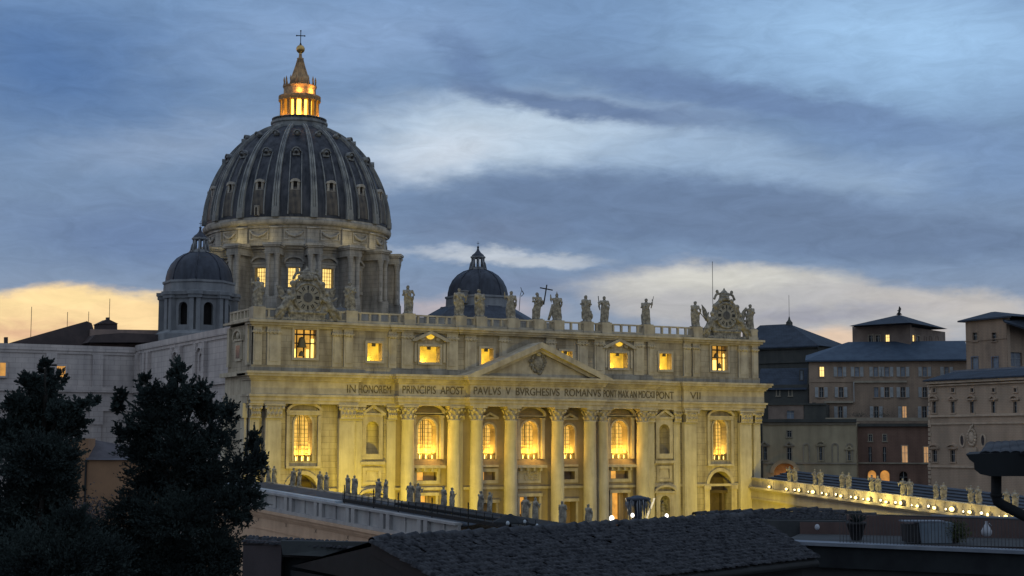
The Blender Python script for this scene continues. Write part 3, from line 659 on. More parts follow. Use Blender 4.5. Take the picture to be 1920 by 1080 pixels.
def Trad(a, r, z=0): return Matrix.Translation((DX+r*math.sin(a), DY-r*math.cos(a), z)) @ Matrix.Rotation(a, 4, 'Z')
# window (sub-part) per bay
base = {}
def radial_copies(angles, r0, make, name, mats, parent, c=None):
    """build one at angle 0 in local coordinates, then copies round the axis sharing the mesh"""
    mm = make(); me_o = None
    for i, a in enumerate(angles):
        T = Trad(a, r0) if c is None else Matrix.Translation((c[0]+r0*math.sin(a), c[1]-r0*math.cos(a), 0)) @ Matrix.Rotation(a, 4, 'Z')
        if i == 0:
            o = mm.build(name, mats, None); o.parent = parent; me_o = o
        else: o = me_o.copy(); COL.objects.link(o)
        o.matrix_basis = wm(parent).inverted() @ T
def mk():
    m = MB(); m.mi = 0
    m.box(-1.9, -1.5, -.5, .1, 62.6, 68.2); m.box(1.5, 1.9, -.5, .1, 62.6, 68.2); m.box(-2.2, 2.2, -.6, .1, 68.1, 68.9); m.box(-2.3, 2.3, -.6, .1, 61.9, 62.7)
    m.band(arcpts(0, 69.4, 2.7, 1.7, 10), arcpts(0, 69.4, 2.2, 1.2, 10), -.9, .1); m.box(-2.7, 2.7, -.7, .1, 69.0, 69.45)
    m.mi = 1; m.box(-1.6, 1.6, 1.2, 1.3, 62.9, 68.1)
    m.mi = 2
    for k in range(4): m.box(-1.05+.7*k-.05, -1.05+.7*k+.05, 1.05, 1.15, 63, 68)
    for z in (64, 65, 66, 67): m.box(-1.5, 1.5, 1.08, 1.14, z-.05, z+.05)
    return m
radial_copies(ANG, 22.3, mk, 'drum_window', ['drumstone', 'drumglass', 'bell'], DRUM)
def mk():
    m = MB()
    m.box(-1.5, 1.5, 0, 6.8, 56, 60); m.box(-1.1, 1.1, 1.2, 6.8, 60, 71); m.box(-.55, .55, 2.5, 5.2, 60, 71)
    for x in (-1.15, 1.15): m.lathe([(.75, 59.9), (.75, 60.3), (.62, 60.6), (.58, 66), (.53, 69.2), (.8, 70.6), (.85, 71)], x, .9, 12)
    m.box(-1.9, 1.9, .1, 7, 71, 71.9); m.box(-1.8, 1.8, .2, 7, 71.9, 72.8); m.box(-2.1, 2.1, -.2, 7, 72.8, 73.2); m.box(-2.35, 2.35, -.5, 7, 73.2, 73.8)
    return m
radial_copies(BANG, 28.6, mk, 'buttress', 'drumstone', DRUM)
def mk():
    m = MB(); m.box(-1.5, 1.5, -.45, .2, 74.3, 78.2); m.box(-1.7, 1.7, -.9, .2, 78.2, 78.5); m.box(-1.75, 1.75, -1.2, .1, 79.1, 80.3); m.box(-1.2, 1.2, -.8, .1, 80.3, 81.5)
    return m
radial_copies(BANG, 23.9, mk, 'attic_pier', 'drumstone', DRUM)
def mk():
    m = MB(); m.tube([(-2.3, -.15, 77.4), (-1.5, -.25, 76.5), (0, -.3, 76.0), (1.5, -.25, 76.5), (2.3, -.15, 77.4)], [.2, .35, .42, .35, .2], 6); m.band([(-2.7, 75.2), (-2.7, 77.9), (2.7, 77.9), (2.7, 75.2), (-2.7, 75.2)], [(-2.4, 75.5), (-2.4, 77.6), (2.4, 77.6), (2.4, 75.5), (-2.4, 75.5)], -.15, .1)
    return m
radial_copies(ANG, 23.9, mk, 'garland_panel', 'drumstone', DRUM)
# shell
prof = [(25.0, 81), (24.95, 83), (24.6, 86), (23.9, 89), (22.75, 92.5), (21.1, 96), (18.9, 99.6), (16.2, 102.8), (13.2, 105.4), (10.2, 107.3), (7.4, 108.5)]
def pr(t):
    t = max(0, min(t, len(prof)-1.0001)); i = int(t); u = t-i; P = [prof[max(0, min(j, len(prof)-1))] for j in (i-1, i, i+1, i+2)]
    return tuple(.5*((2*P[1][k])+(-P[0][k]+P[2][k])*u+(2*P[0][k]-5*P[1][k]+4*P[2][k]-P[3][k])*u*u+(-P[0][k]+3*P[1][k]-3*P[2][k]+P[3][k])*u**3) for k in (0, 1))
PR = [pr(i*.4) for i in range(26)]
m = MB(); m.lathe(PR, DX, DY, 96); SHELL = part(m, 'dome_shell', 'lead')
def strip(m, w0, w1, h, o0=0, o1=0, t0=0, t1=10, n=26):
    """sweep a raised strip up the shell profile; widths and side offsets taper"""
    for i in range(n):
        ta, tb = t0+(t1-t0)*i/n, t0+(t1-t0)*(i+1)/n; q = []
        for t in (ta, tb):
            r, z = pr(t); r2, z2 = pr(t+.05); tr, tz = r2-r, z2-z; l = math.hypot(tr, tz) or 1; nr, nz = tz/l, -tr/l
            f = t/10; wd = (w0+(w1-w0)*f)/2; of = o0+(o1-o0)*f
            q += [(of-wd, -(r-.3*nr)+25, z-.3*nz), (of+wd, -(r-.3*nr)+25, z-.3*nz), (of+wd, -(r+h*nr)+25, z+h*nz), (of-wd, -(r+h*nr)+25, z+h*nz)]
        m.add(q, [(3, 2, 6, 7), (0, 3, 7, 4), (2, 1, 5, 6)])
def mk():
    m = MB(); strip(m, 1.9, .8, .35); strip(m, .5, .22, .75, -.72, -.3); strip(m, .5, .22, .75, .72, .3); strip(m, .35, .2, .6)
    m.box(-.9, .9, -.9, .4, 80.9, 82.6); m.box(-.6, .6, -.8, .3, 82.6, 83.6); return m
radial_copies(BANG, 25, mk, 'rib', 'ribstone', SHELL)
def mk():
    m = MB(); strip(m, 3.4, 2.0, .12, 0, 0, .5, 2.9, 10); m.mi = 1
    for s in (-1, 1): strip(m, .28, .2, .3, s*1.8, s*1.2, .4, 5.8, 14)
    return m
radial_copies(ANG, 25, mk, 'panel_chute', ['leadbrown', 'ribstone'], SHELL)
def mk():
    m = MB(); m.box(-1.1, -.5, -.7, 1, 88.2, 90.2); m.box(.5, 1.1, -.7, 1, 88.2, 90.2); m.box(-1.2, 1.2, -.75, 1, 87.9, 88.3); m.band(arcpts(0, 90.1, 1.35, 1.0, 10), arcpts(0, 90.1, .7, .3, 10), -.95, 1.4)
    m.mi = 1; m.box(-.55, .55, -.4, -.3, 88.3, 90.5); m.mi = 0; m.box(-1.05, 1.05, -.2, 2.4, 88.4, 90.9)
    return m
radial_copies(ANG, 23.5, mk, 'dormer', ['drumstone', 'dark'], SHELL)
def mk():
    m = MB(); m.ball((0, .3, 99.2), 1.1, 1.3, .9, 12, 8); m.band(arcpts(0, 99.0, 1.25, 1.15, 10), arcpts(0, 99.0, .95, .85, 10), -1.0, .4); m.box(-.9, .9, -.7, .8, 97.9, 98.5); m.mi = 1; m.prism(arcpts(0, 98.7, .45, .4, 10, 0, 2*PI)[:-1], -1.04, -.9); return m
radial_copies(ANG, 19.7, mk, 'dormer', ['ribstone', 'dark'], SHELL)
def mk():
    m = MB(); m.ball((0, 0, 105.0), .8, 1.1, .75, 10, 7); m.band(arcpts(0, 104.9, 1.0, .95, 8), arcpts(0, 104.9, .7, .65, 8), -1.2, 0); return m
radial_copies(ANG, 14.4, mk, 'dormer', ['ribstone', 'dark'], SHELL)
m = MB(); a = ANG[-1]; T = Trad(ANG[-2], 24.9)
m = MB(T); m.box(-.5, -.25, -1.1, .5, 81.3, 83.4); m.box(.25, .5, -1.1, .5, 81.3, 83.4); m.box(-.5, .5, -1.1, .5, 83.4, 83.9); m.mi = 1; m.box(-.25, .25, -.9, -.8, 81.4, 83.4); m.build('hatch', ['drumstone', 'dark'], SHELL)
# lantern
m = MB(); m.lathe([(7.4, 107.5), (7.45, 109.7), (7.8, 110), (7.8, 110.5), (7.2, 110.6), (7.0, 111), (5.9, 111.1)], DX, DY, 48, smooth=False)
for k in range(48):
    a = 2*PI*k/48; p = rad(a, 7.4, 0); m.box(p[0]-.06, p[0]+.06, p[1]-.06, p[1]+.06, 110.5, 111.4)
m.lathe([(7.35, 111.35), (7.5, 111.35), (7.5, 111.5), (7.35, 111.5)], DX, DY, 48)
LAN = part(m, 'lantern', 'ribstone')
m = MB(); m.lathe([(3.9, 111), (3.9, 117)], DX, DY, 32); m.build('lit_core', 'lantern', LAN)
def mk():
    m = MB(); m.box(-.2, .2, .1, 1.1, 111, 116.6)
    for x in (-.27, .27): m.lathe([(.24, 111), (.24, 111.4), (.2, 111.6), (.18, 115.8), (.28, 116.5)], x, 0, 10)
    m.box(-.95, .95, -.5, 1.6, 116.5, 117.3); m.box(-.8, .8, -.35, 1.4, 111, 111.15); return m
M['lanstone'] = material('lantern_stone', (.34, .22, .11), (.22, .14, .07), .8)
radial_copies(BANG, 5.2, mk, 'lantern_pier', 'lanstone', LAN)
m = MB(); m.lathe([(3.0, 116.9), (5.5, 117.0), (5.8, 117.5), (5.8, 117.9), (4.6, 118.0), (4.45, 118.3), (4.4, 120.2), (4.6, 120.4), (4.7, 120.8), (4.1, 121), (2.7, 121.1), (2.6, 122.8), (1.9, 124.6), (1.2, 126.6), (.75, 128.2), (.9, 128.4), (.95, 128.8), (.5, 129), (.35, 130.2), (.3, 130.6)], DX, DY, 32, smooth=False, fl=lambda a: 1+.0*a)
for k in range(16):
    a = BANG[k]; p = rad(a, 4.35, 0); m.tube([(p[0], p[1], 120.8), (p[0], p[1], 121.6), (p[0], p[1], 122.4), (p[0], p[1], 123.3)], [.32, .16, .26, .05], 6)
    q = [rad(a, 2.75, 121.2), rad(a, 2.2, 123.6), rad(a, 1.3, 126.5), rad(a, .85, 128.3)]; m.tube(q, [.22, .18, .13, .1], 5)
M['spirestone'] = material('warm_lit_spire_stone', (.50, .32, .17), (.22, .15, .10), .8)  # warm stone colour stands in for golden lamplight on the spire
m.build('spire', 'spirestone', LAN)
m = MB(); m.ball((DX, DY, 131.4), 1.2, seg=20, rings=14); m.lathe([(.3, 129.8), (.5, 130.2), (.3, 130.4)], DX, DY, 12); m.build('orb', 'gold', LAN)
m = MB(Matrix.Translation((DX, DY, 0)) @ Matrix.Rotation(D2R(-20), 4, 'Z')); m.box(-.11, .11, -.11, .11, 132.5, 136.6); m.box(-1.1, 1.1, -.105, .105, 135.1, 135.32)
for p in ((-1.1, 135.2), (1.1, 135.2), (0, 136.6)): m.ball((p[0], 0, p[1]), .22)
m.lathe([(.4, 132.4), (.15, 133.2)], 0, 0, 8); m.build('cross', 'iron', LAN)
ll = bpy.data.lights.new('lantern_light', 'POINT'); ll.energy = 500; ll.color = (1, .50, .10); ll.shadow_soft_size = .4
for a in (ANG[-1]+.1, ANG[-3], ANG[2]):
    lo = bpy.data.objects.new('lantern_light', ll); COL.objects.link(lo); lo.parent = LAN; lo.location = rad(a, 6.3, 111.9)

# ---------------- small domes
def small_dome(cx_, cy_, skirt):
    def T8(a, r): return Matrix.Translation((cx_+r*math.sin(a), cy_-r*math.cos(a), 0)) @ Matrix.Rotation(a, 4, 'Z')
    m = MB(); rot = PI/8
    m.lathe([(11.2, 38), (11.2, 48.4), (10.2, 48.8), (9.7, 49.2)], cx_, cy_, 8, rot, rot+2*PI, False)
    for k in range(8):
        t = T8(2*PI*k/8, 0); q = MB(t); ap = 8.4*math.cos(PI/8); hw = 8.4*math.sin(PI/8); q.wall(-hw, hw, 49.2, 57.2, -ap, 1.2, [(-1.15, 1.15, 50.6, 56.0, 1)]); m.v_add = 0
        b = len(m.v); m.v += q.v; m.f += [tuple(i+b for i in f) for f in q.f]; m.m += q.m; m.sm += q.sm
    m.lathe([(8.9, 56.9), (9.0, 57.5), (9.6, 57.7), (9.8, 58.5), (8.5, 58.8), (8.4, 60.6), (8.7, 60.8), (8.7, 61.3), (8.0, 61.4)], cx_, cy_, 8, rot, rot+2*PI, False)
    SD = part(m, 'small_dome', 'smallstone')
    m = MB(); m.lathe([(6.6, 49), (6.6, 57)], cx_, cy_, 8, rot, rot+2*PI, False); m.build('inner_drum', 'dark', SD)
    def mk():
        m = MB()
        for x in (-.8, .8): m.box(x-.5, x+.5, -.6, 1.5, 48.9, 56.9)
        m.box(-1.6, 1.6, -.9, 1.6, 56.9, 57.7); m.box(-1.8, 1.8, -1.15, 1.4, 57.7, 58.5); m.box(-1.5, 1.5, -.7, 1.5, 48.4, 49.4); return m
    radial_copies([PI/8+2*PI*k/8 for k in range(8)], 8.7, mk, 'corner_pier', 'smallstone', SD, (cx_, cy_))
    m = MB(); m.lathe([(7.85, 61.3), (7.8, 62.3), (7.4, 64.0), (6.6, 65.6), (5.3, 67.0), (3.7, 68.0), (2.2, 68.5), (1.9, 68.6)], cx_, cy_, 48)
    sh = m.build('shell', 'leadblue', SD)
    def mk():
        m = MB(); pts = [(7.9, 61.3), (7.85, 62.3), (7.45, 64.0), (6.65, 65.6), (5.35, 67.05), (3.75, 68.05), (2.2, 68.55)]
        m.tube([(0, -p[0], p[1]) for p in pts], [.16]*7, 5); return m
    radial_copies([PI/8+2*PI*k/8 for k in range(8)], 0, mk, 'rib', 'leadblue', SD, (cx_, cy_))
    m = MB(); m.lathe([(2.3, 68.3), (2.2, 69.0), (1.8, 69.1), (1.75, 69.3)], cx_, cy_, 8, rot, rot+2*PI, False)
    for k in range(8):
        a = rot+2*PI*k/8; x, y = cx_+1.5*math.sin(a), cy_-1.5*math.cos(a); m.tube([(x, y, 69.2), (x, y, 71.8)], .27, 6); x, y = cx_+2.2*math.sin(a), cy_-2.2*math.cos(a); m.tube([(x, y, 68.4), (x-.3*math.sin(a), y+.3*math.cos(a), 70.3), (cx_+1.6*math.sin(a), cy_-1.6*math.cos(a), 71)], [.3, .2, .1], 5)
    m.lathe([(1.8, 71.6), (2.0, 71.8), (2.0, 72.1), (1.7, 72.2)], cx_, cy_, 8, rot, rot+2*PI, False); m.build('lantern', 'smallstone', SD)
    m = MB(); m.lathe([(1.75, 72.15), (1.5, 72.6), (.85, 73.1), (.4, 73.7), (.2, 74.4), (.3, 74.5), (.3, 74.8), (.05, 74.9), (.04, 76.2), (.01, 76.3)], cx_, cy_, 16); m.box(cx_-.35, cx_+.35, cy_-.05, cy_+.05, 75.6, 75.72); m.build('spire', 'leadblue', SD)
    if skirt:
        m = MB(); m.lathe([(24, 48), (18, 53), (14, 56), (9.4, 58.6)], cx_, cy_, 8, rot, rot+2*PI, False); m.build('skirt_roof', 'leadblue', SD)
        m = MB(T8(-.9, 9.0)); m.box(-.8, .8, -.9, 1.2, 59, 62); m.box(-1, 1, -1.1, 1.2, 62, 62.3); m.build('stair_turret', 'smallstone', SD)
M['smallstone'] = material('blue_grey_stone', (.22, .23, .25), (.13, .14, .16), .3, .88, .04, 1, .6)
small_dome(-37.8, 94.3, False); small_dome(37.8, 94.3, True)

# ---------------- south flank of the basilica
def flank(A, B, z0, zs, z1, bays, name, niches=True):
    """attic storey over an entablature; A,B plan points left to right as seen"""
    A, B = Vector((*A, 0)), Vector((*B, 0)); d = B-A; Ln = d.length; an = math.atan2(d.y, d.x)
    T = Matrix.Translation(A) @ Matrix.Rotation(an, 4, 'Z')
    m = MB(T); m.box(0, Ln, 0, 3, z0, z1); o = part(m, name, 'flank')
    m = MB(T); m.box(-.3, Ln+.3, -1.0, 0, zs-1.2, zs); m.box(-.2, Ln+.2, -.5, 0, zs-5.5, zs-1.2); m.box(0, Ln, -.5, 0, z1-1.2, z1+.1); m.box(0, Ln, -.25, 0, z1-1.9, z1-1.2); m.build('cornice', 'flank', o)
    for x, wd in bays:
        m = MB(T); m.box(x-wd/2, x+wd/2, -.8, 0, zs, z1-1.9); m.box(x-wd/2, x+wd/2, -.6, 0, z0, zs-6.6); m.box(x-wd/2-.3, x+wd/2+.3, -.9, 0, zs-8.6, zs-5.5); m.build('pilaster', 'flank', o)
    return o, T
f1, T1 = flank((-53, 92), (-53, 13), -6, 35.6, 45.4, [(1.5, 1.6), (8, 1.6), (11, 1.6), (30, 1.4), (36, 1.4), (47, 1.4), (53, 1.4)], 'flank_wall')
for x in (33, 50):
    m = MB(T1); m.wall(x-2, x+2, 36.5, 43.4, -.3, .3, [(x-1.1, x+1.1, 37.5, 41.2, 1)]); m.band(arcpts(x, 41.6, 1.9, 1.1, 8), arcpts(x, 41.6, 1.4, .7, 8), -.8, 0); m.build('niche', 'flank', f1)
f2, T2 = flank((-106, 93), (-51, 93), -6, 35.6, 45.0, [(15.5, 3), (33.5, 2.4), (44, 2.4)], 'transept_wall')
# transept windows glowing
for a, b in (((88, 686), (122, 708)), ((0, 680), (10, 705))):
    p, q = on_y(*a, 92.4), on_y(*b, 92.4)
    m = MB(); m.box(p.x, q.x, 92.30, 92.5, q.z, p.z); wi = m.build('window', 'windowamber', f2) if False else None
    M.setdefault('windowamber', lit('amber_window', (1, .45, .08), .55, .2))
    wi = MB(); wi.band([(p.x-.4, q.z-.4), (p.x-.4, p.z+.4), (q.x+.4, p.z+.4), (q.x+.4, q.z-.4), (p.x-.4, q.z-.4)], [(p.x, q.z), (p.x, p.z), (q.x, p.z), (q.x, q.z), (p.x, q.z)], 92.2, 93); wi = wi.build('window', 'flank', f2)
    m.build('glass', 'windowamber', wi)
# roofs above the flank
def roofpoly(name, pts, y0, dep, mat, parent=None):
    q = [on_y(px, py, y0) for px, py in pts]; m = MB(); m.prism([(p.x, p.z) for p in q], y0, y0+dep); return part(m, name, mat, parent)
M['flankroof'] = material('brown_grey_tiles', (.075, .060, .062), (.05, .042, .046), .3, .9, .03, 2)
M['pinkstone'] = material('pinkish_plaster', (.26, .19, .17), (.18, .14, .13), .4, .9)
roofpoly('transept_roof', [(2, 652), (22, 642), (163, 602), (172, 606), (183, 640), (183, 652)], 98, 24, 'flankroof')
roofpoly('flat_roof', [(168, 660), (170, 617), (300, 619), (300, 660)], 97, 14, 'pinkstone')
rl = roofpoly('roof_turret', [(186, 622), (186, 607), (220, 607), (220, 622)], 100, 5, 'flankroof'); roofpoly('turret_cap', [(184, 607), (203, 598), (222, 607)], 99.6, 5.8, 'flankroof', rl); roofpoly('turret_finial', [(200, 600), (200, 595), (206, 595), (206, 600)], 101, 1, 'flankroof', rl)
roofpoly('chimney', [(9, 655), (9, 632), (15, 632), (15, 655)], 99, 1.2, 'flankroof')
roofpoly('side_roof', [(165, 642), (178, 628), (230, 624), (300, 627), (318, 634), (330, 642)], 92, 6, 'flankroof')
for px, y0, y1 in ((57, 650, 575), (126, 612, 585), (166, 603, 584), (205, 597, 560)):
    p = on_y(px, y0, 104); q = on_y(px, y1, 104); part(MB().tube([p, (p.x, p.y, q.z)], .07, 5), 'antenna', 'iron')

# ---------------- clocks on the roof (things)
def remesh(mb, vox, name, mat, parent=None, smooth=True):
    o = mb.build(name, mat, None); md = o.modifiers.new('r', 'REMESH'); md.mode = 'VOXEL'; md.voxel_size = vox; md.use_smooth_shade = smooth
    dg = bpy.context.evaluated_depsgraph_get(); me = bpy.data.meshes.new_from_object(o.evaluated_get(dg)); me.name = name
    me.materials.clear(); me.materials.append(M[mat]); old = o.data; o.modifiers.clear(); o.data = me; bpy.data.meshes.remove(old)
    if parent is not None: o.parent = parent
    return o
def clock(xc, label):
    C = empty('roof_clock', (xc, -.5, 45.2), 0, label, 'clock')
    m = MB(); y = 0; zc = 4.35 if xc < 0 else 5.0; R_ = 2.35
    m.box(-3.4, 3.4, -.6, 1.2, 0, 1.5); m.box(-3.7, 3.7, -.8, 1.3, 1.4, 1.75)
    m.prism([(-2.9, 1.7), (2.9, 1.7), (3.1, zc), (2.5, zc+2.2), (1.2, zc+3.3), (-1.2, zc+3.3), (-2.5, zc+2.2), (-3.1, zc)], -.2, 1)
    for s in (-1, 1):
        m.tube([(s*3.0, -.2, 1.8), (s*3.5, -.3, 2.8), (s*3.2, -.3, 3.9), (s*3.5, -.3, 5.2), (s*2.9, -.3, 6.6), (s*1.9, -.3, 7.6)], [.55, .4, .35, .45, .4, .3], 7)
        m.ball((s*3.5, -.3, 2.3), .7, .5, .7); m.ball((s*2.9, -.3, 6.9), .6, .5, .6); m.ball((s*1.5, -.3, 8.1), .5, .5, .5)
    m.tube([(R_*1.12*math.cos(t*PI/12), -.35, zc+R_*1.12*math.sin(t*PI/12)) for t in range(25)], .3, 6)
    remesh(m, .12, 'frame', 'statue', C)
    d = MB(); d.lathe([(R_, 0), (R_, .35)], 0, 0, 40); d.v = [(x, -z, y_) for x, y_, z in d.v]; d.v = [(x, y_-.15, z+zc) for x, y_, z in d.v]
    dial = d.build('dial', 'dialstone', None); dial.parent = C
    t = MB()
    for k in range(12):
        a = 2*PI*k/12; c, s = math.cos(a), math.sin(a); r0, r1, hw = R_*.62, R_*.93, .13+.09*(k % 3 == 0)
        for o in ((-.16, .16) if k % 2 else (0,)):
            P = [((r)*s+(u+o)*c, -.56, (r)*c-(u+o)*s+zc) for r, u in ((r0, -hw*.6), (r0, hw*.6), (r1, hw*.6), (r1, -hw*.6))]; t.add(P+[(p[0], -.50, p[2]) for p in P], [(0, 1, 2, 3), (0, 1, 5, 4), (1, 2, 6, 5), (2, 3, 7, 6), (3, 0, 4, 7)])
    t.build('numeral_ring', 'iron', None).parent = dial
    t = MB(); t.prism([(-.09, zc-.4), (.09, zc-.4), (.06, zc+1.4), (-.06, zc+1.4)], -.62, -.58); t.prism(arcpts(0, zc, .9, .9, 20, 0, 2*PI)[:-1], -.57, -.52); t.build('hand', 'handgrey', None).parent = dial
    # tiara and keys on top
    m = MB(); zt = zc+3.2
    m.lathe([(1.15, zt), (1.2, zt+.5), (1.05, zt+.7), (1.1, zt+1.0), (.9, zt+1.3), (.95, zt+1.5), (.6, zt+2.0), (.25, zt+2.3), (.2, zt+2.5), (.05, zt+2.8)], 0, .3, 14)
    for s in (-1, 1): m.tube([(s*1.9, .2, zt+1.7), (0, .1, zt+.3), (-s*1.9, .2, zt-1.0)], .18, 6); m.ball((s*1.9, .2, zt+1.9), .42, .2, .42)
    for s in (-1, 1): m.tube([(s*.9, .2, zt+1.6), (s*2.2, .2, zt+1.2), (s*2.7, .2, zt+.2)], [.2, .28, .3], 6)
    remesh(m, .1, 'papal_tiara', 'statue', C)
    for s in (-1, 1):   # reclining winged figures
        m = MB(); m.tube([(s*3.2, -.2, 4.6), (s*4.0, -.3, 3.6), (s*4.6, -.4, 2.4)], [.45, .75, .8], 8); m.tube([(s*4.6, -.4, 2.4), (s*5.6, -.7, 1.9), (s*6.3, -.6, .7)], [.75, .55, .3], 8)
        m.tube([(s*4.5, -.2, 2.3), (s*5.0, -.6, 1.2), (s*5.6, -.5, .2)], [.6, .5, .3], 8)
        m.ball((s*3.7, -.4, 5.25), .45, .45, .55); m.tube([(s*3.9, -.5, 4.3), (s*3.2, -.8, 3.7), (s*2.6, -.9, 4.2)], [.3, .25, .18], 6); m.tube([(s*4.1, -.3, 4.4), (s*5.0, -.4, 4.0), (s*5.8, -.4, 4.6)], [.3, .24, .16], 6)
        m.prism([(s*4.0, 4.6), (s*4.8, 6.2), (s*5.9, 6.6 if xc < 0 else 7.2), (s*5.6, 5.2), (s*4.9, 3.6)], .2, .5); m.box(min(s*3.4, s*6.4), max(s*3.4, s*6.4), -.6, .8, 0, .6)
        remesh(m, .13, 'angel_figure', 'statue', C)
    return C
M['dialstone'] = material('clock_dial', (.27, .25, .22), (.19, .18, .16), 1)
M['handgrey'] = material('clock_centre', (.10, .10, .11), None, 2)
clock(-46.6, 'stone clock with angels on the roof above the left belfry, before the big dome'); clock(48.3, 'stone clock crowned by tiara and keys above the right belfry')
m = MB(); p = on_y(1353, 545, .8); q = on_y(1353, 490, .8)
tag(MB().tube([(46.9, 2.0, 45), (46.9, 2.0, q.z)], .06, 5).build('lightning_rod', 'iron'), 'thin lightning rod rising behind the right roof clock', 'rod')

# ------------------------------------------------------------------ statues
def statue_mesh(seed, h, armL, armR, name, vox=None, extra=None):
    rnd = random.Random(seed); ph = rnd.uniform(0, 6.3); sway = rnd.uniform(-.028, .028); wid = rnd.uniform(.98, 1.12); nf = rnd.choice((5, 6, 7))
    rings = [(.0, .16, .14), (.035, .16, .14), (.04, .15, .12), (.1, .150, .118), (.22, .145, .115), (.36, .14, .11), (.48, .142, .112), (.55, .138, .11), (.63, .118, .095), (.70, .128, .098), (.77, .14, .10), (.815, .125, .082), (.84, .06, .055), (.862, .040, .042), (.875, .045, .05), (.905, .056, .062), (.94, .060, .066), (.97, .050, .054), (.99, .026, .03), (1.0, .004, .004)]
    m = MB(); K = 24; vs = []; fs = []
    for f, rx, ry in rings:
        ox = sway*math.sin(f*PI*1.6+ph)*2; am = .10*max(0, min(1, (.62-f)/.3)) if f > .04 else 0
        if f > .84: am = 0; wd = 1
        else: wd = wid
        for j in range(K):
            t = 2*PI*j/K; k = 1+am*math.sin(nf*t+ph+f*5)+am*.5*math.sin(11*t+f*9)
            if .6 < f < .82: k *= 1+.05*math.sin(3*t+f*30+ph)
            vs.append(((ox+rx*wd*k*math.cos(t))*h, ry*wd*k*math.sin(t)*h, f*h))
    for i in range(len(rings)-1):
        for j in range(K): fs.append((i*K+j, i*K+(j+1) % K, (i+1)*K+(j+1) % K, (i+1)*K+j))
    fs.append(tuple(range(K-1, -1, -1))); fs.append(tuple((len(rings)-1)*K+j for j in range(K))); m.add(vs, fs, True)
    # face: nose, beard, hair mass at the back
    m.ball((0, -.062*h, .92*h), .010*h, .018*h, .016*h, 6, 4); m.ball((0, -.045*h, .885*h), .030*h, .028*h, .028*h, 8, 5); m.ball((0, .018*h, .935*h), .058*h, .056*h, .058*h, 8, 6)
    P = {'down': [(.145, 0, .79), (.185, -.02, .64), (.165, -.07, .5)], 'raised': [(.14, 0, .79), (.215, -.03, .78), (.235, -.05, .93)], 'chest': [(.145, 0, .79), (.18, -.03, .65), (.05, -.12, .70)],
         'out': [(.145, 0, .79), (.2, -.04, .68), (.29, -.09, .73)], 'forward': [(.145, 0, .79), (.18, -.06, .66), (.15, -.2, .68)], 'hip': [(.145, 0, .79), (.215, .01, .66), (.13, -.08, .56)]}
    for s, a in ((-1, armL), (1, armR)):
        pts = [(s*x*h, y*h, z*h) for x, y, z in P[a]]; m.tube(pts, [.046*h, .036*h, .024*h], 8); m.ball(pts[0], .05*h); m.ball(pts[1], .037*h); m.ball(pts[2], .026*h, .02*h, .03*h, 8, 5)
        e_, hn = Vector(pts[1]), Vector(pts[2]); d = (hn-e_).normalized()
        for k in range(4): m.tube([hn+Vector((0, (k-1.5)*.012*h, 0)), hn+Vector((0, (k-1.5)*.015*h, 0))+d*.035*h], .0075*h, 4)
        # hanging sleeve and mantle
        mid = (Vector(pts[1])+Vector(pts[2]))/2; m.tube([mid, mid-Vector((0, -.01*h, .09*h)), mid-Vector((s*.02*h, -.03*h, .2*h))], [.034*h, .038*h, .012*h], 6)
    s = rnd.choice((-1, 1)); m.tube([(s*.12*h, -.05*h, .78*h), (0, -.115*h, .62*h), (-s*.13*h, -.07*h, .52*h), (-s*.16*h, .0, .36*h), (-s*.15*h, .02*h, .12*h)], [.035*h, .03*h, .035*h, .04*h, .03*h], 7)
    m.box(-.17*h, .17*h, -.15*h, .15*h, -.005*h, .035*h)
    return remesh(m, vox or h*.0165, name, 'statue')
FS = [('raised', 'down', 'key-bearing statue'), ('hip', 'chest', ''), ('chest', 'hip', ''), ('down', 'out', ''), ('down', 'chest', ''), ('raised', 'down', ''), ('chest', 'forward', ''), ('raised', 'forward', ''), ('hip', 'chest', ''), ('out', 'hip', ''), ('chest', 'raised', ''), ('chest', 'forward', ''), ('hip', 'chest', '')]
FL = ['stone statue at the left end of the facade roof, left of the clock', 'stone statue just right of the left roof clock, in front of the drum', 'broad robed stone statue standing alone against the sky right of the drum',
      'stone statue leaning with one arm out, before the small right dome', 'slim robed stone statue beside the small right dome, arms at chest', 'stone statue with raised hand and a thin crooked staff beside it',
      'stone statue holding a large dark cross above the pediment', 'pointed-headed stone statue right of the one with the cross', 'stone statue with a low animal at its foot, fourth to the right of the pediment peak',
      'stone statue with a short staff at its left shoulder and swirling cloak', 'lone stone statue holding an upright sword right of centre', 'dark stone statue just left of the right roof clock', 'stone statue at the far right corner of the facade roof']
FL[8] = 'stone statue with a low animal at its foot, left of a close pair'
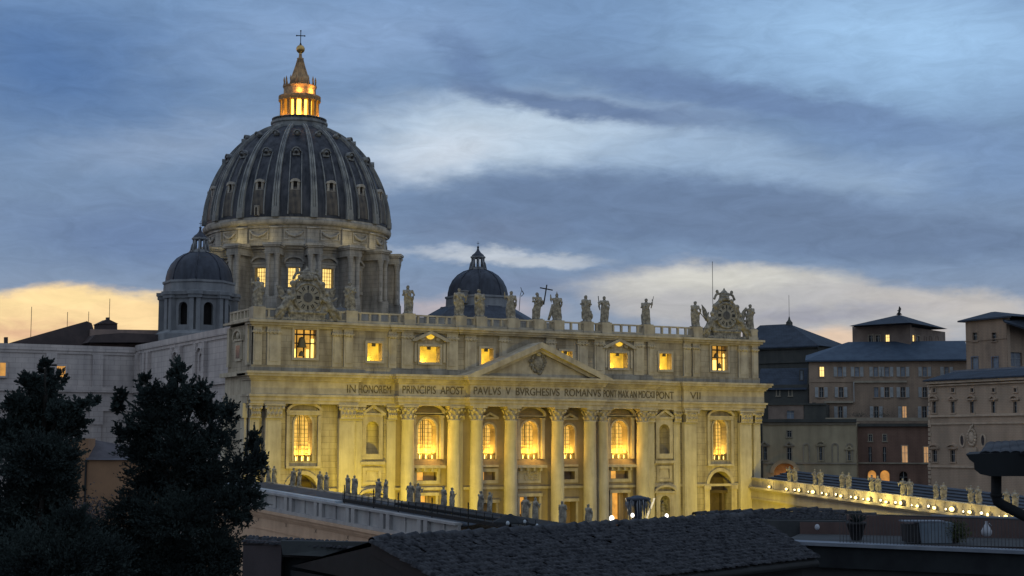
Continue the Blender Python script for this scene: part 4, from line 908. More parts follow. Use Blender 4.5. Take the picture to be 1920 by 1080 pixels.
for i, x in enumerate(STX):
    a, b, _ = FS[i]; root = empty('statue', (x, AY+.1, zb+2.3), D2R(-14+random.uniform(-12, 12)), FL[i], 'statue', 'statues on the facade roof')
    o = statue_mesh(100+i, 5.5, a, b, 'figure'); o.parent = root
    ex = None
    if i == 6: ex = MB(); ex.tube([(1.15, -.7, 3.0), (1.75, -.9, 7.0)], .13, 6); ex.tube([(.3, -.8, 6.35), (3.1, -.8, 6.0)], .13, 6); nm = 'cross'
    elif i == 5: ex = MB(); ex.tube([(1.6, -.3, 1.5), (1.8, -.3, 4.6), (2.1, -.3, 5.6), (1.9, -.3, 6.2)], .06, 5); ex.tube([(2.0, -.3, 4.4), (2.5, -.3, 4.9), (2.2, -.3, 5.5)], .1, 5); nm = 'staff'
    elif i == 9: ex = MB(); ex.tube([(-1.2, -.4, 2.5), (-1.55, -.4, 5.4)], .09, 5); nm = 'staff'
    elif i == 10: ex = MB(); ex.tube([(1.0, -.5, 3.4), (1.55, -.5, 5.9)], [.13, .05], 5); nm = 'sword'
    elif i == 8: ex = MB(); ex.ball((1.0, -.1, 1.2), .45, .4, .7); ex.tube([(1.0, 0, 1.5), (1.1, 0, 2.3)], [.3, .1], 6); nm = 'animal'
    elif i == 11: ex = MB(); ex.tube([(1.0, -.4, 3.0), (2.6, -.4, 1.2)], .1, 5); ex.tube([(2.6, -.4, 1.2), (3.0, -.4, 3.2)], .16, 5); nm = 'saw'
    elif i == 7: ex = MB(); tip = MB(); tip.tube([(0, 0, 5.2), (0, 0, 5.9)], [.22, .04], 6); tip.build('mitre', 'statue', None).parent = root; ex.tube([(-.9, .1, 3.3), (-1.3, .1, 1.2), (-1.7, .1, .1)], [.2, .35, .25], 6); nm = 'mantle'
    if ex:
        eo = ex.build(nm, 'iron' if nm in ('cross', 'staff') else 'statue', None); eo.parent = root

# ================================================================== WINGS
def wing_frame(A, B, za, zb_):
    A_v, B_v = Vector((*A, za)), Vector((*B, zb_)); d = B_v-A_v; l = math.hypot(d.x, d.y); ux, uy = d.x/l, d.y/l
    return Matrix(((ux, -uy, 0, A[0]), (uy, ux, 0, A[1]), (d.z/l, 0, 1, za), (0, 0, 0, 1))), l, math.atan2(uy, ux)
# variants of the smaller statues
VAR = []
for k, (a, b) in enumerate((('raised', 'hip'), ('chest', 'down'), ('out', 'chest'), ('hip', 'chest'), ('down', 'forward'), ('forward', 'hip'))):
    o = statue_mesh(300+k, 3.1, a, b, 'statue', .07); VAR.append(o)
used = set()
def place_statue(p, rz, var, label, grp, mat=None):
    o = VAR[var]
    if var in used: o = o.copy(); COL.objects.link(o)
    used.add(var); o.location = p; o.rotation_euler = (0, 0, rz); tag(o, label, 'statue', grp); return o
# ---- right wing (lit by lamps), facing the piazza
TR, LR, AR = wing_frame((54, -3), (45, -84.5), 15.85, 12.45)
RW = empty('right_wing', (54, -3, -6), 0, 'long low stone wing with lamp-lit parapet running right from the facade', 'wing')
# local: x along, y to the +x side?  (perpendicular left of direction); piazza side is local -y
sgn = 1
m = MB(TR); X1 = 118
m.box(-2, X1, .3, 9, -22, -1.9); W_R = m.build('wall', 'armstone', RW)
m = MB(TR); m.box(-2, X1, -.9, .3, -2.3, -1.9); m.box(-2, X1, -.5, .3, -2.7, -2.3); m.box(-2, X1, -.2, .3, -4.6, -4.2); m.box(-2, X1, -.1, .3, -4.2, -2.7); m.build('cornice', 'armstone', RW)
m = MB(TR); m.box(-2, X1, .1, .8, -1.9, -.25); m.box(-2, X1, -.1, 1.0, -.25, 0)
x = 1.5
while x < X1: m.box(x-.55, x+.55, -.05, .1, -1.9, -.25); x += 4.85/2
m.build('parapet', 'armstone', RW)
m = MB(TR); 
for k in range(6): m.add([(-2, 1.2+k*1.5, -1.0+k*.42), (X1, 1.2+k*1.5, -1.0+k*.42), (X1, 2.7+k*1.5, -.75+k*.42), (-2, 2.7+k*1.5, -.75+k*.42)], [(0, 1, 2, 3)]); m.box(-2, X1, 1.15+k*1.5, 1.3+k*1.5, -1.3+k*.42, -.93+k*.42)
m.build('roof', 'armroof', RW)
RD = [13.4, 22.6, 32.2, 41.8, 51.3, 60.9, 70.3, 79.4]
for i, d in enumerate(RD):
    for j, s in enumerate((-1, 1)):
        p = TR @ Vector((d+s*1.0, .5, 0.0))
        place_statue(p, AR+random.uniform(-.5, .5)+(.9 if j else .3), (i*2+j*3) % 6, '%s of the %s pair of lamp-lit statues from the facade, right wing' % (('left', 'right')[j], ORD[i]), 'statues on the right wing')
def floodlamp(big):
    r = .46 if big else .24
    C = empty('floodlight', (0, 0, 0)); m = MB(); m.box(-.3, .3, .0, .25, .0, .12); m.box(-.05, .05, .05, .15, .1, .35); m.build('bracket', 'iron', None).parent = C
    m = MB(); m.ball((0, 0, .5), r*1.05, r*.5, r*.8, 12, 8); m.build('lens', 'lamp' if big else 'lampsmall', None).parent = C
    m = MB(); m.lathe([(r*1.15, 0), (r*.9, .25), (r*.4, .34)], 0, 0, 12); m.v = [(x, z, y+.5) for x, y, z in m.v]; m.build('housing', 'iron', None).parent = C
    return C
M['lampsmall'] = lit('small_lamp_lens', (1, .85, .5), 5, .1, 1)
BL, SL = floodlamp(True), floodlamp(False); first = {1: True, 0: True}
ld = bpy.data.lights.new('wing_lamp_light', 'POINT'); ld.energy = 190; ld.color = (1, .78, .24); ld.shadow_soft_size = .35
ldb = bpy.data.lights.new('wing_lamp_light_strong', 'POINT'); ldb.energy = 520; ldb.color = (1, .80, .22); ldb.shadow_soft_size = .3
LD = [6.1, 12.7, 17.4, 22.4, 27.2, 32.0, 37.0, 41.0, 46.5, 51.0, 55.8, 60.6, 65.4, 70.1, 74.8, 79.3, 82.6, 87.5]
lc = 0
for i, d in enumerate(LD):
    for big in ((1, 0) if i % 1 == 0 and 1 < i < 17 else (1,)):
        src = BL if big else SL
        o = src if first[big] else copy_tree(src); first[big] = False
        p = TR @ Vector((d if big else d-1.6, -.55, -1.85)); o.location = p; o.rotation_euler = (0, 0, AR+random.uniform(-.3, .3)); sc_l = random.uniform(.65, 1.15); o.scale = (sc_l, sc_l, sc_l)
        if big: lb = 'bright warm floodlight, %s from the facade in the row on the right wing ledge' % ORD[i]
        else: lb = 'small lamp left of the %s bright floodlight on the right wing ledge' % ORD[i]
        tag(o, lb, 'lamp', 'floodlights along the right wing')
    strong = i in (5, 7, 8, 9)
    if strong or True:
        lo = bpy.data.objects.new('lamp_light', ldb if strong and i != 5 else ld); COL.objects.link(lo); lo.location = TR @ Vector((d, -1.7, -1.0))
# ---- left wing (seen from outside)
OT, OL, OA = wing_frame((-66, -31), (-61.4, -81.7), 15.45, 13.3)
LW = empty('left_wing', (-66, -31, -6), 0, 'long low stone wing with piered parapet seen from behind, below the facade', 'wing')
# direction runs toward the camera; outside (viewer side) is local -y (to the left of travel is +x side)
m = MB(OT); X0, X1 = -22, 60
m.box(X0, X1, .0, 13.0, -22, -2.9); LWW = m.build('wall', 'armorange', LW)
m = MB(OT); m.box(X0, X1, -.9, 0, -3.3, -2.9); m.box(X0, X1, -.5, 0, -3.8, -3.3); m.box(X0, X1, -.25, 0, -4.1, -3.8); m.box(X0, X1, -.12, 0, -6.0, -5.8); m.build('cornice', 'armorange', LW)
m = MB(OT); m.box(X0, X1, .15, .6, -2.9, -.3); m.box(X0, X1, -.4, .8, -2.88, -2.4); m.box(X0, X1, -.4, .8, -.35, -.05)
x = -18.9
for k_ in range(1):
  pass
while x < X1:
    for s in (-.85, .85): m.box(x+s-.5, x+s+.5, -.35, .15, -2.4, -.35)
    m.box(x+4.95, x+5.15, -.05, .15, -2.4, -.35)
    x += 10.1
m.build('parapet', 'armgrey', LW)
m = MB(OT); m.box(X0, 27, -.3, .95, -.05, .28); m.build('capping', 'paleblue', LW)
m = MB(OT); 
x = -20
while x < X1: 
    m.add([(x-.35, -.05, -4.9), (x-.25, -.05, -4.9), (x+.35, -.05, -4.3), (x+.25, -.05, -4.3)], [(0, 1, 2, 3)]); m.add([(x+.3, -.06, -4.9), (x+.2, -.06, -4.9), (x-.3, -.06, -4.35), (x-.2, -.06, -4.35)], [(0, 1, 2, 3)]); x += 10.1
m.build('tie_anchor', 'iron', LW)
m = MB(OT); m.add([(X0, .8, -.6), (X1, .8, -.6), (X1, 6.5, .35), (X0, 6.5, .35)], [(0, 1, 2, 3)]); m.add([(X0, 6.5, .35), (X1, 6.5, .35), (X1, 12.5, -.6), (X0, 12.5, -.6)], [(0, 1, 2, 3)]); m.build('roof', 'armroof', LW)
IT, IL, IA = wing_frame((-54.5, -6), (-47, -82), 15.9, 12.9)
m = MB(IT); m.box(-2, 92, -.8, .0, -2.2, 0); m.box(-2, 92, -1.2, -.8, -2.2, -.2); m.build('parapet', 'armstone', LW)
m = MB(IT); m.box(-2, 95, -1.2, 12 if False else -.9, -24, -2.2); m.build('wall', 'armstone', LW)
LDs = [.2, 10.0, 20.0, 29.7, 39.8, 49.6, 59.2, 69.1, 80.2, 90.3]
for i, d in enumerate(LDs):
    for j, s in enumerate((-1, 1)):
        p = IT @ Vector((d+s*1.15, -.5, 0.0))
        if i == 9: p = IT @ Vector((d+s*2.8, -.5, 0))
        place_statue(p, IA+PI+random.uniform(-.6, .6), (i*2+j*3+1) % 6, '%s of the %s pair of shadowed statues from the trees, left wing' % (('left', 'right')[j], ORD[i]), 'statues on the left wing')
for k, o in enumerate(VAR):
    if k not in used: bpy.data.objects.remove(o)
m = MB(); 
# dark scaffold walkway on the left wing roof
SCF = empty('scaffold', tuple(OT @ Vector((29, 2, 0))), 0, 'dark scaffold walkway with railings on the left wing roof', 'scaffold')
m = MB(OT); m.box(27, 76, .9, 2.2, .1, .6); m.build('platform', 'gutter', SCF)
m = MB(OT); 
for k in range(26):
    x = 27+k*1.9; m.box(x-.03, x+.03, .9, .96, .6, 1.6); m.box(x-.03, x+.03, 2.1, 2.16, .6, 1.5)
for z in (1.1, 1.55): m.box(27, 75, .92, .96, z-.025, z+.025)
m.build('railing', 'gutter', SCF)
m = MB(OT); m.box(36, 76, 4.5, 9, .3, .65); m.build('dark_deck', 'gutter', SCF)
for x in (27.2, 36, 43, 52, 61): m = MB(OT); m.box(x-.06, x+.06, 1.0, 1.12, -1.0, 2.6); m.build('post', 'gutter', SCF)

# ---- fountain in the piazza
fp = at(1196, 932, 205); FO = empty('fountain', (fp.x, fp.y, -6), 0, 'tall stone fountain with dark mushroom top and lit spray at right', 'fountain')
m = MB(); x, y, z = fp.x, fp.y, fp.z
m.lathe([(.25, z-12), (.5, z-3.2), (.4, z-1.9), (.45, z-1.2), (.9, z-.75), (1.5, z-.45), (1.6, z-.2), (1.3, z-.05), (1.0, z+.0), (.5, z+.15), (.3, z+.2), (.05, z+.22)], x, y, 36, fl=lambda a: 1+.10*math.sin(7*a)+.05*math.sin(17*a)); m.build('basin', 'leadblue', FO)
m = MB(); random.seed(19)
for k in range(90):
    a_ = random.uniform(0, 2*PI); r_ = random.uniform(1.15, 1.6); l_ = random.uniform(.5, 2.9); p_ = (x+r_*math.cos(a_), y+r_*math.sin(a_), z-.3); m.tube([p_, (p_[0]+.08*math.cos(a_), p_[1]+.08*math.sin(a_), p_[2]-l_*.5), (p_[0], p_[1], p_[2]-l_)], [.05, .07, .02], 4)
m.build('falling_water', 'waterdim', FO)
m = MB(); m.lathe([(1.6, -6), (1.6, -2), (1.0, z-10), (3.2, z-9), (3.4, z-8.6), (.4, z-8.5)], x, y, 24); m.build('base', 'armstone', FO)
m = MB(); random.seed(11)
R2 = Vector((RT.x, RT.y, 0)).normalized()
for k in range(70):
    t = random.random(); sp = random.choice((-1, 1, 1, 1, 1, 1, 1, 1)); b = Vector((x, y, z-.2))+R2*sp*(1.7-.9*t+random.uniform(-.12, .12)+(.5 if sp > 0 else 0)*(1-t)); b.z = z-.1-3.4*t; m.tube([b, b+Vector((0, 0, -.4))-R2*sp*.12], [.05, .02], 4)
m.build('spray', 'spray', FO)
# dark gazebo roof and pale lamps beyond the ridge
gp = at(957, 976, 140); GZ = empty('parasol', (gp.x, gp.y, -6), 0, 'dark peaked canopy just above the tiled ridge near the facade centre', 'parasol')
m = MB(); m.lathe([(1.75, gp.z-.25), (1.7, gp.z-.1), (.9, gp.z+.25), (.05, gp.z+.6)], gp.x, gp.y, 8, smooth=False); m.build('canopy', 'gutter', GZ); m = MB(); m.tube([(gp.x, gp.y, -6), (gp.x, gp.y, gp.z)], .1, 6); m.build('pole', 'gutter', GZ)
for i, (px, py, w, r, lb) in enumerate(((952, 981, 135, .16, 'pale round lamp at left under the dark canopy near the ridge'), (984, 978, 135, .14, 'pale round lamp at the right end of the dark canopy'), (1147, 972, 190, .3, 'glowing white lamp left of the lit doorway, above the tiled ridge'), (1186, 966, 190, .22, 'small white lamp at the foot of the fountain'), (1250, 967, 190, .22, 'small white lamp right of the fountain just above the ridge'), (1007, 985, 135, .12, 'tiny pale lamp right of the dark canopy'))):
    p = at(px, py, w); LP = empty('street_lamp', (p.x, p.y, -6), 0, lb, 'lamp', 'small lamps in the piazza'); m = MB(); m.ball(p, r, r, r*1.2); m.build('globe', 'lampwhite' if w > 150 else 'paleblue', LP); m = MB(); m.tube([(p.x, p.y, -6), (p.x, p.y, p.z-r)], .07, 6); m.build('pole', 'iron', LP)

# ================================================================== PALACES ON THE RIGHT
class Plane:
    def __init__(s, pxl, wl, pxr, wr, name, label, cat='building', cont=None):
        a, b = at(pxl, 830, wl), at(pxr, 830, wr); s.A = Vector((a.x, a.y, 0)); d = Vector((b.x-a.x, b.y-a.y, 0)); s.L = d.length; s.an = math.atan2(d.y, d.x)
        s.T = Matrix.Translation(s.A) @ Matrix.Rotation(s.an, 4, 'Z'); s.Ti = s.T.inverted(); s.n = Vector((-math.sin(s.an), math.cos(s.an), 0))
        s.o = empty(name, (s.A.x, s.A.y, -6), s.an, label, cat) if cont is None else cont
    def uz(s, px, py, off=0):
        d = FW + RT*((px-960)/FPX) - UP*((py-540)/FPX); q = s.A+s.n*off; t = (q-CP).dot(s.n)/d.dot(s.n); p = s.Ti @ (CP+d*t); return p.x, p.z
    def body(s, x0, y0, x1, ymid, dep, mat, ops=(), name='wall', zbot=-6):
        """wall face between px x0..x1 with its top at y0; openings given as px rects"""
        u0, z1 = s.uz(x0, y0); u1, _ = s.uz(x1, y0); R = []
        for o in ops:
            a, zt = s.uz(o[0], o[1]); b, zb = s.uz(o[2], o[3]); R.append((a, b, zb, zt, o[4] if len(o) > 4 else 0))
        m = MB(s.T); m.wall(u0, u1, zbot, z1, 0, .5, R); m.box(u0, u1, .62, dep, zbot, z1); m.box(u0, u0+.1, 0, .62, zbot, z1); m.box(u1-.1, u1, 0, .62, zbot, z1); m.box(u0, u1, 0, .62, z1-.02, z1+.03)
        return m.build(name, mat, s.o)
    def window(s, px, y0, y1, wpx, pane='pane', frame='paltrim', shut=0, top=None, arch=0, sub='window'):
        a, zt = s.uz(px-wpx/2, y0); b, zb = s.uz(px+wpx/2, y1); m = MB(s.T); t = .22
        m.box(a-t, a, -.12, .1, zb, zt); m.box(b, b+t, -.12, .1, zb, zt); m.box(a-t, b+t, -.12, .1, zt, zt+t); m.box(a-t-.15, b+t+.15, -.25, .1, zb-.25, zb)
        c = (a+b)/2; hw = (b-a)/2+.5
        if top == 'seg': m.band(arcpts(c, zt+.6, hw+.3, .9, 8), arcpts(c, zt+.6, hw-.1, .5, 8), -.55, 0); m.box(c-hw-.3, c+hw+.3, -.5, 0, zt+.3, zt+.62)
        if top == 'tri': m.band([(c-hw-.3, zt+.5), (c, zt+1.5), (c+hw+.3, zt+.5)], [(c-hw+.3, zt+.5), (c, zt+1.1), (c+hw-.3, zt+.5)], -.5, 0); m.box(c-hw-.3, c+hw+.3, -.45, 0, zt+.3, zt+.55)
        o = m.build(sub, frame, s.o)
        m = MB(s.T); m.box(a-.05, b+.05, .35, .45, zb-.05, zt+.05); m.build('pane', pane, o)
        if pane not in ('archlit',): m = MB(s.T); m.box(c-.05, c+.05, .25, .33, zb, zt); m.box(a, b, .26, .32, (zb+zt)/2-.04+.3, (zb+zt)/2+.04+.3); m.build('glazing_bar', 'shutter', o)
        if shut:
            for k in (-1, 1):
                if shut == 2 or shut == k or shut == 3:
                    m = MB(s.T); x = a-t-.85 if k < 0 else b+t
                    m.box(x, x+.85, -.2, -.13, zb, zt)
                    for q in range(int((zt-zb)/.3)): m.box(x+.08, x+.77, -.24, -.2, zb+.1+q*.3, zb+.28+q*.3)
                    m.build('shutter', 'shutter', o)
        return o
    def string(s, x0, y0, x1, h=.4, d=.3, mat='paltrim', dep=0):
        u0, z = s.uz(x0, y0); u1, _ = s.uz(x1, y0); m = MB(s.T); m.box(u0, u1, -d, dep, z-h/2, z+h/2); return m.build('string_course', mat, s.o)
    def hip(s, xl, xr, ye, xa, xb, ya, dep, mat='roofblue', over=1.0):
        u0, ze = s.uz(xl, ye); u1, _ = s.uz(xr, ye); a, za = s.uz(xa, ya, dep/2); b, _ = s.uz(xb, ya, dep/2)
        m = MB(s.T); P = [(u0, -over, ze), (u1, -over, ze), (u1, dep+over, ze), (u0, dep+over, ze), (a, dep/2, za), (b, dep/2, za)]
        m.add(P, [(0, 1, 5, 4), (1, 2, 5), (2, 3, 4, 5), (3, 0, 4), (3, 2, 1, 0)]); m.box(u0, u1, -over, -over+.3, ze-.35, ze-.01); m.box(u0, u0+.3, -over+.3, dep, ze-.35, ze-.01)
        return m.build('roof', mat, s.o)
# hip-roofed chapel with pinnacle
P = Plane(1380, 440, 1535, 425, 'chapel', 'dark hip-roofed chapel with pinnacle right of the facade')
P.body(1380, 652, 1534, 0, 40, 'sistine'); P.string(1380, 682, 1534, .5, .4, 'sistine'); P.string(1380, 656, 1534, .7, .6, 'sistine')
P.hip(1376, 1538, 654, 1425, 1480, 610, 24)
u, z = P.uz(1480, 612, 12); m = MB(P.T); m.box(u-.7, u+.7, 11.3, 12.7, z-1, z+1.2); m.lathe([(.9, z+1.2), (.35, z+1.9), (.15, z+2.8)], u, 12, 8); m.tube([(u, 12, z+2), (u, 12, z+9)], .06, 5); m.build('pinnacle', 'sistine', P.o)
# lower dark roof block in front of the chapel
P = Plane(1422, 405, 1530, 400, 'roof_block', 'dark blue low building below the chapel, beside the facade corner')
P.body(1420, 722, 1516, 0, 16, 'sistine'); u0, z0 = P.uz(1416, 700); u1, _ = P.uz(1535, 700); _, z1 = P.uz(1500, 757)
m = MB(P.T); m.add([(u0, -.8, z1+3.6), (u1-3, -.8, z1+3.6), (u1-4, 8, z0+1.6), (u0, 8, z0+1.6)], [(0, 1, 2, 3)]); m.build('roof', 'roofblue', P.o)
P.window(1503, 695, 712, 5, 'paneblue', 'sistine'); P.string(1416, 757, 1530, .5, .6, 'sistine'); P.window(1459, 730, 742, 5); P.window(1482, 730, 742, 5)
# brown upper palace with shuttered windows
P = Plane(1512, 400, 1812, 392, 'shuttered_palace', 'long brown palace with rows of pale shuttered windows at right')
row = []
R1 = [(1541, 'winlit', 0), (1575, 'paneblue', 2), (1607, 'paneblue', 2), (1642, 'paneblue', 2), (1663, 'paneblue', 2), (1693, 'paneblue', 2), (1734, 'paneblue', 2), (1775, 'paneblue', 2)]
R2_ = [(1540, 'pane', 2), (1577, 'pane', 2), (1643, 'paneblue', 0), (1663, 'pane', 2), (1693, 'pane', 2), (1734, 'pane', 2)]
R3 = [(1576, 'pane', 2), (1643, 'pane', 2), (1696, 'windim', -1), (1733, 'pane', 2)]
ops = [(x-4, 688, x+4, 706) for x, *_ in R1]+[(x-4, 726, x+4, 745) for x, *_ in R2_]+[(x-4, 762, x+4, 784) for x, *_ in R3]
P.body(1516, 678, 1812, 0, 18, 'palbrown', ops)
for x, p, s_ in R1: P.window(x, 688, 706, 8, p, 'palbrown', s_)
for x, p, s_ in R2_: P.window(x, 726, 745, 8, p, 'palbrown', s_)
for x, p, s_ in R3: P.window(x, 762, 784, 8, p, 'palbrown', s_)
P.string(1600, 716, 1700, .5, .5); P.string(1545, 754, 1600, .5, .8); P.string(1520, 716, 1600, .2, .2, 'palbrown')
u0, ze = P.uz(1510, 676); u1, _ = P.uz(1816, 670); ua, za = P.uz(1520, 664, 9); ub, _ = P.uz(1816, 641, 9)
_, zr = P.uz(1700, 640, 9)
m = MB(P.T); m.add([(u0, -1.2, ze), (u1, -1.2, ze), (u1, 9, zr), (u0+11, 9, zr), (u0, 9, ze+1.8)], [(0, 1, 2, 3), (0, 3, 4)]); m.box(u0, u1, -1.3, -1.0, ze-.35, ze); m.box(u0+.5, u1, -.9, 9, ze-.4, ze-.3); m.build('roof', 'roofteal', P.o) if False else None
M['roofteal'] = material('teal_slate_roof', (.052, .080, .125), (.038, .060, .098), .5, .7, .02, 2)
m.build('roof', 'roofteal', P.o)
u, z = P.uz(1601, 735); m = MB(P.T); m.box(u-.1, u+.1, -.8, -.6, z-2.5, z+2.5); m.build('drainpipe', 'shutter', P.o)
# tower above it
P = Plane(1600, 412, 1706, 402, 'square_tower', 'square brown tower with hip roof and finial above the shuttered palace')
M['paltower'] = material('grey_brown_brick', (.22, .175, .155), (.15, .12, .108), .3, .9, .03, 2)
P.body(1598, 613, 1706, 0, 1, 'paltower', [(1629, 629, 1637, 642), (1642, 629, 1650, 642), (1660, 628, 1668, 642)], zbot=30)
P.window(1633, 629, 642, 8); P.window(1646, 629, 642, 8); P.window(1664, 628, 642, 8, 'winlit')
P2 = Plane(1706, 402, 1772, 420, '', '', cont=P.o); P2.body(1706, 613, 1772, 0, 1, 'paltower', [(1709.5, 628, 1716, 642), (1719, 630, 1724, 642)], zbot=30)
P2.window(1713, 628, 642, 6.5, 'winlit'); P2.window(1721.5, 630, 642, 5, 'paneblue')
for x in (1735, 1745, 1757): P2.window(x, 631, 642, 4, 'pane', 'paltower')
a, b, c = at(1592, 612, 411), at(1706, 607, 399), at(1777, 614, 421); d = Vector((a.x+c.x-b.x, a.y+c.y-b.y, a.z)); zz = (a.z+b.z+c.z)/3; top = at(1686, 590, 412)
m = MB(); m.add([(a.x, a.y, zz), (b.x, b.y, zz), (c.x, c.y, zz), (d.x, d.y, zz), tuple(top)], [(0, 1, 4), (1, 2, 4), (2, 3, 4), (3, 0, 4), (0, 1, 2, 3)]); m.build('roof', 'roofblue', P.o)
m = MB(); m.tube([top, top+Vector((0, 0, .6)), top+Vector((.3, 0, 1.6)), top+Vector((.1, 0, 2.2))], [.8, .3, .35, .1], 6); m.tube([top+Vector((.2, 0, 1.2)), top+Vector((-.6, 0, 1.0))], .1, 5); m.build('finial', 'iron', P.o)
# right tower
P = Plane(1810, 372, 1887, 360, 'corner_tower', 'brown tower with low hip roof at the right edge')
P.body(1810, 600, 1887, 0, 1, 'palbrown', [(1824, 624, 1833, 639), (1860, 624, 1869, 639), (1822, 670, 1834, 694), (1860, 670, 1872, 692)], zbot=25)
P.window(1828.5, 624, 639, 9, 'pane', 'palbrown'); P.window(1864.5, 624, 639, 9, 'pane', 'palbrown'); P.window(1828, 670, 694, 12, 'paneblue', 'ledge'); P.window(1866, 670, 692, 12, 'paneblue', 'ledge'); P.string(1810, 640, 1887, .25, .2, 'palbrown')
P.hip(1801, 1900, 602, 1858, 1866, 585, 14)
P3 = Plane(1887, 360, 1990, 372, '', '', cont=P.o); P3.body(1887, 606, 1990, 0, 1, 'palbrown', [(1893, 660, 1916, 688)], zbot=25); P3.window(1904.5, 660, 688, 23, 'ledge', 'palbrown')
a = at(1884, 603, 358); b = at(2000, 640, 368); c = at(2000, 592, 380); d = at(1870, 588, 372)
m = MB(); m.add([tuple(a), tuple(b), tuple(c), tuple(d)], [(0, 1, 2, 3)]); m.add([tuple(a-Vector((0, 0, .3))), tuple(b-Vector((0, 0, .3))), tuple(c-Vector((0, 0, .3))), tuple(d-Vector((0, 0, .3)))], [(0, 1, 2, 3)]); m.build('side_roof', 'roofblue', P.o)
# terrace ledge under tower
m = MB(P.T); u0, z = P.uz(1800, 696); u1, _ = P.uz(1990, 696); m.box(u0, u1, -3, 0, z-.3, z+.1); m.build('terrace', 'ledge', P.o)
# front palace
P = Plane(1740, 352, 1995, 316, 'front_palace', 'rose-tan palace front with pedimented windows and oval niches at the right edge')
XS = [1752, 1787, 1823, 1863, 1904, 1948]
hs = [(x-4, 753, x+4, 774) for x in XS]+[(x-3, 728, x+3, 735) for x in XS]+[(x-5, 844, x+5, 866) for x in (1753, 1787, 1863, 1904, 1948)]
P.body(1741, 714, 1995, 0, 14, 'palrose', hs)
for x in XS: P.window(x, 753, 774, 8, 'pane', 'palrose', 0, 'seg' if XS.index(x) % 2 == 0 else 'tri'); P.window(x, 728, 735, 6, 'pane', 'palrose')
for x in (1753, 1787, 1863, 1904, 1948): P.window(x, 844, 866, 10, 'pane', 'palrose', 0, 'seg')
for yy, h, dd in ((717, .6, .9), (721, .3, .5), (780, .5, .35), (794, .35, .25), (874, .45, .3)): P.string(1741, yy, 1995, h, dd, 'palrose2') if False else None
M['palrose2'] = material('rose_tan_trim', (.48, .39, .31), (.35, .285, .225), .5, .9)
for yy, h, dd in ((718, .6, .9), (724, .3, .5), (780.5, .5, .35), (795, .35, .25), (874, .45, .3)): P.string(1741, yy, 1995, h, dd, 'palrose2')
for k in range(28):
    u, z = P.uz(1741, 726+k*8); m = MB(P.T) if k == 0 else m; m.box(u, u+(1.0 if k % 2 else .7), -.12, .0, z-.36, z+.36)
m.build('quoin', 'palrose2', P.o)
for x in (1805, 1844):
    u, z = P.uz(x, 826); m = MB(P.T); m.band(arcpts(u, z, .85, 1.5, 20, 0, 2*PI), arcpts(u, z, .55, 1.15, 20, 0, 2*PI), -.25, .0); o = m.build('oval_niche', 'palrose2', P.o); m = MB(P.T); m.prism(arcpts(u, z, .6, 1.2, 16, 0, 2*PI)[:-1], -.08, -.02); m.build('pane', 'pane', o)
u, z = P.uz(1823, 820); m = MB(P.T); random.seed(2); m.ball((u, -.2, z), .9, .4, 1.3); m.ball((u, -.2, z+2.0), .5, .3, .6)
for k in range(16): a = 2*PI*k/16; m.ball((u+1.2*math.cos(a), -.2, z+1.7*math.sin(a)), .35, .3, .4, 6, 4)
m.tube([(u+.3, -.2, z+2), (u+.5, -.2, z+3.2)], [.3, .1], 6); m.box(u-1.6, u+1.6, -.5, 0, z-3.4, z-2.2); m.build('coat_of_arms', 'palrose2', P.o)
u0, z0 = P.uz(1738, 716); u1, _ = P.uz(1995, 716); _, z1 = P.uz(1820, 700, 5)
m = MB(P.T); m.add([(u0, -1.2, z0+.3), (u1, -1.2, z0+.3), (u1, 6, z1+.6), (u0+2, 6, z1+.6)], [(0, 1, 2, 3)]); m.box(u0, u1, -1.25, -.95, z0, z0+.3); m.add([(u0, -1.2, z0+.3), (u0+2, 6, z1+.6), (u0, 12, z0+.3)], [(0, 1, 2)]); m.build('roof', 'roofblue', P.o)
# maroon lower palace
P = Plane(1600, 376, 1745, 370, 'maroon_palace', 'dark maroon brick palace with a few dim lit windows behind the right wing')
P.body(1600, 796, 1745, 0, 16, 'palmaroon', [(1629, 815, 1635, 827), (1656, 815, 1662, 827), (1628, 838, 1635, 866), (1655, 838, 1662, 866), (1691, 836, 1702, 867), (1732, 838, 1741, 867), (1627, 882, 1643, 906, 1), (1650, 882, 1668, 906, 1), (1686, 884, 1702, 910, 1)])
for x, a, b, w_, p in ((1632, 815, 827, 6, 'pane'), (1659, 815, 827, 6, 'pane'), (1631.5, 838, 866, 7, 'pane'), (1658.5, 838, 866, 7, 'pane'), (1696.5, 836, 867, 11, 'windim'), (1736.5, 838, 867, 9, 'windim')): P.window(x, a, b, w_, p, 'palmaroon' if p == 'pane' and w_ == 7 else 'paltrim')
P.window(1635, 882, 906, 16, 'archlit', 'palmaroon', sub='archway'); P.window(1659, 882, 906, 18, 'archlit', 'palmaroon', sub='archway'); P.window(1694, 884, 910, 16, 'dark', 'palmaroon', sub='archway')
P.string(1600, 868, 1745, .35, .3); P.string(1600, 797, 1745, .7, .7, 'sistine')
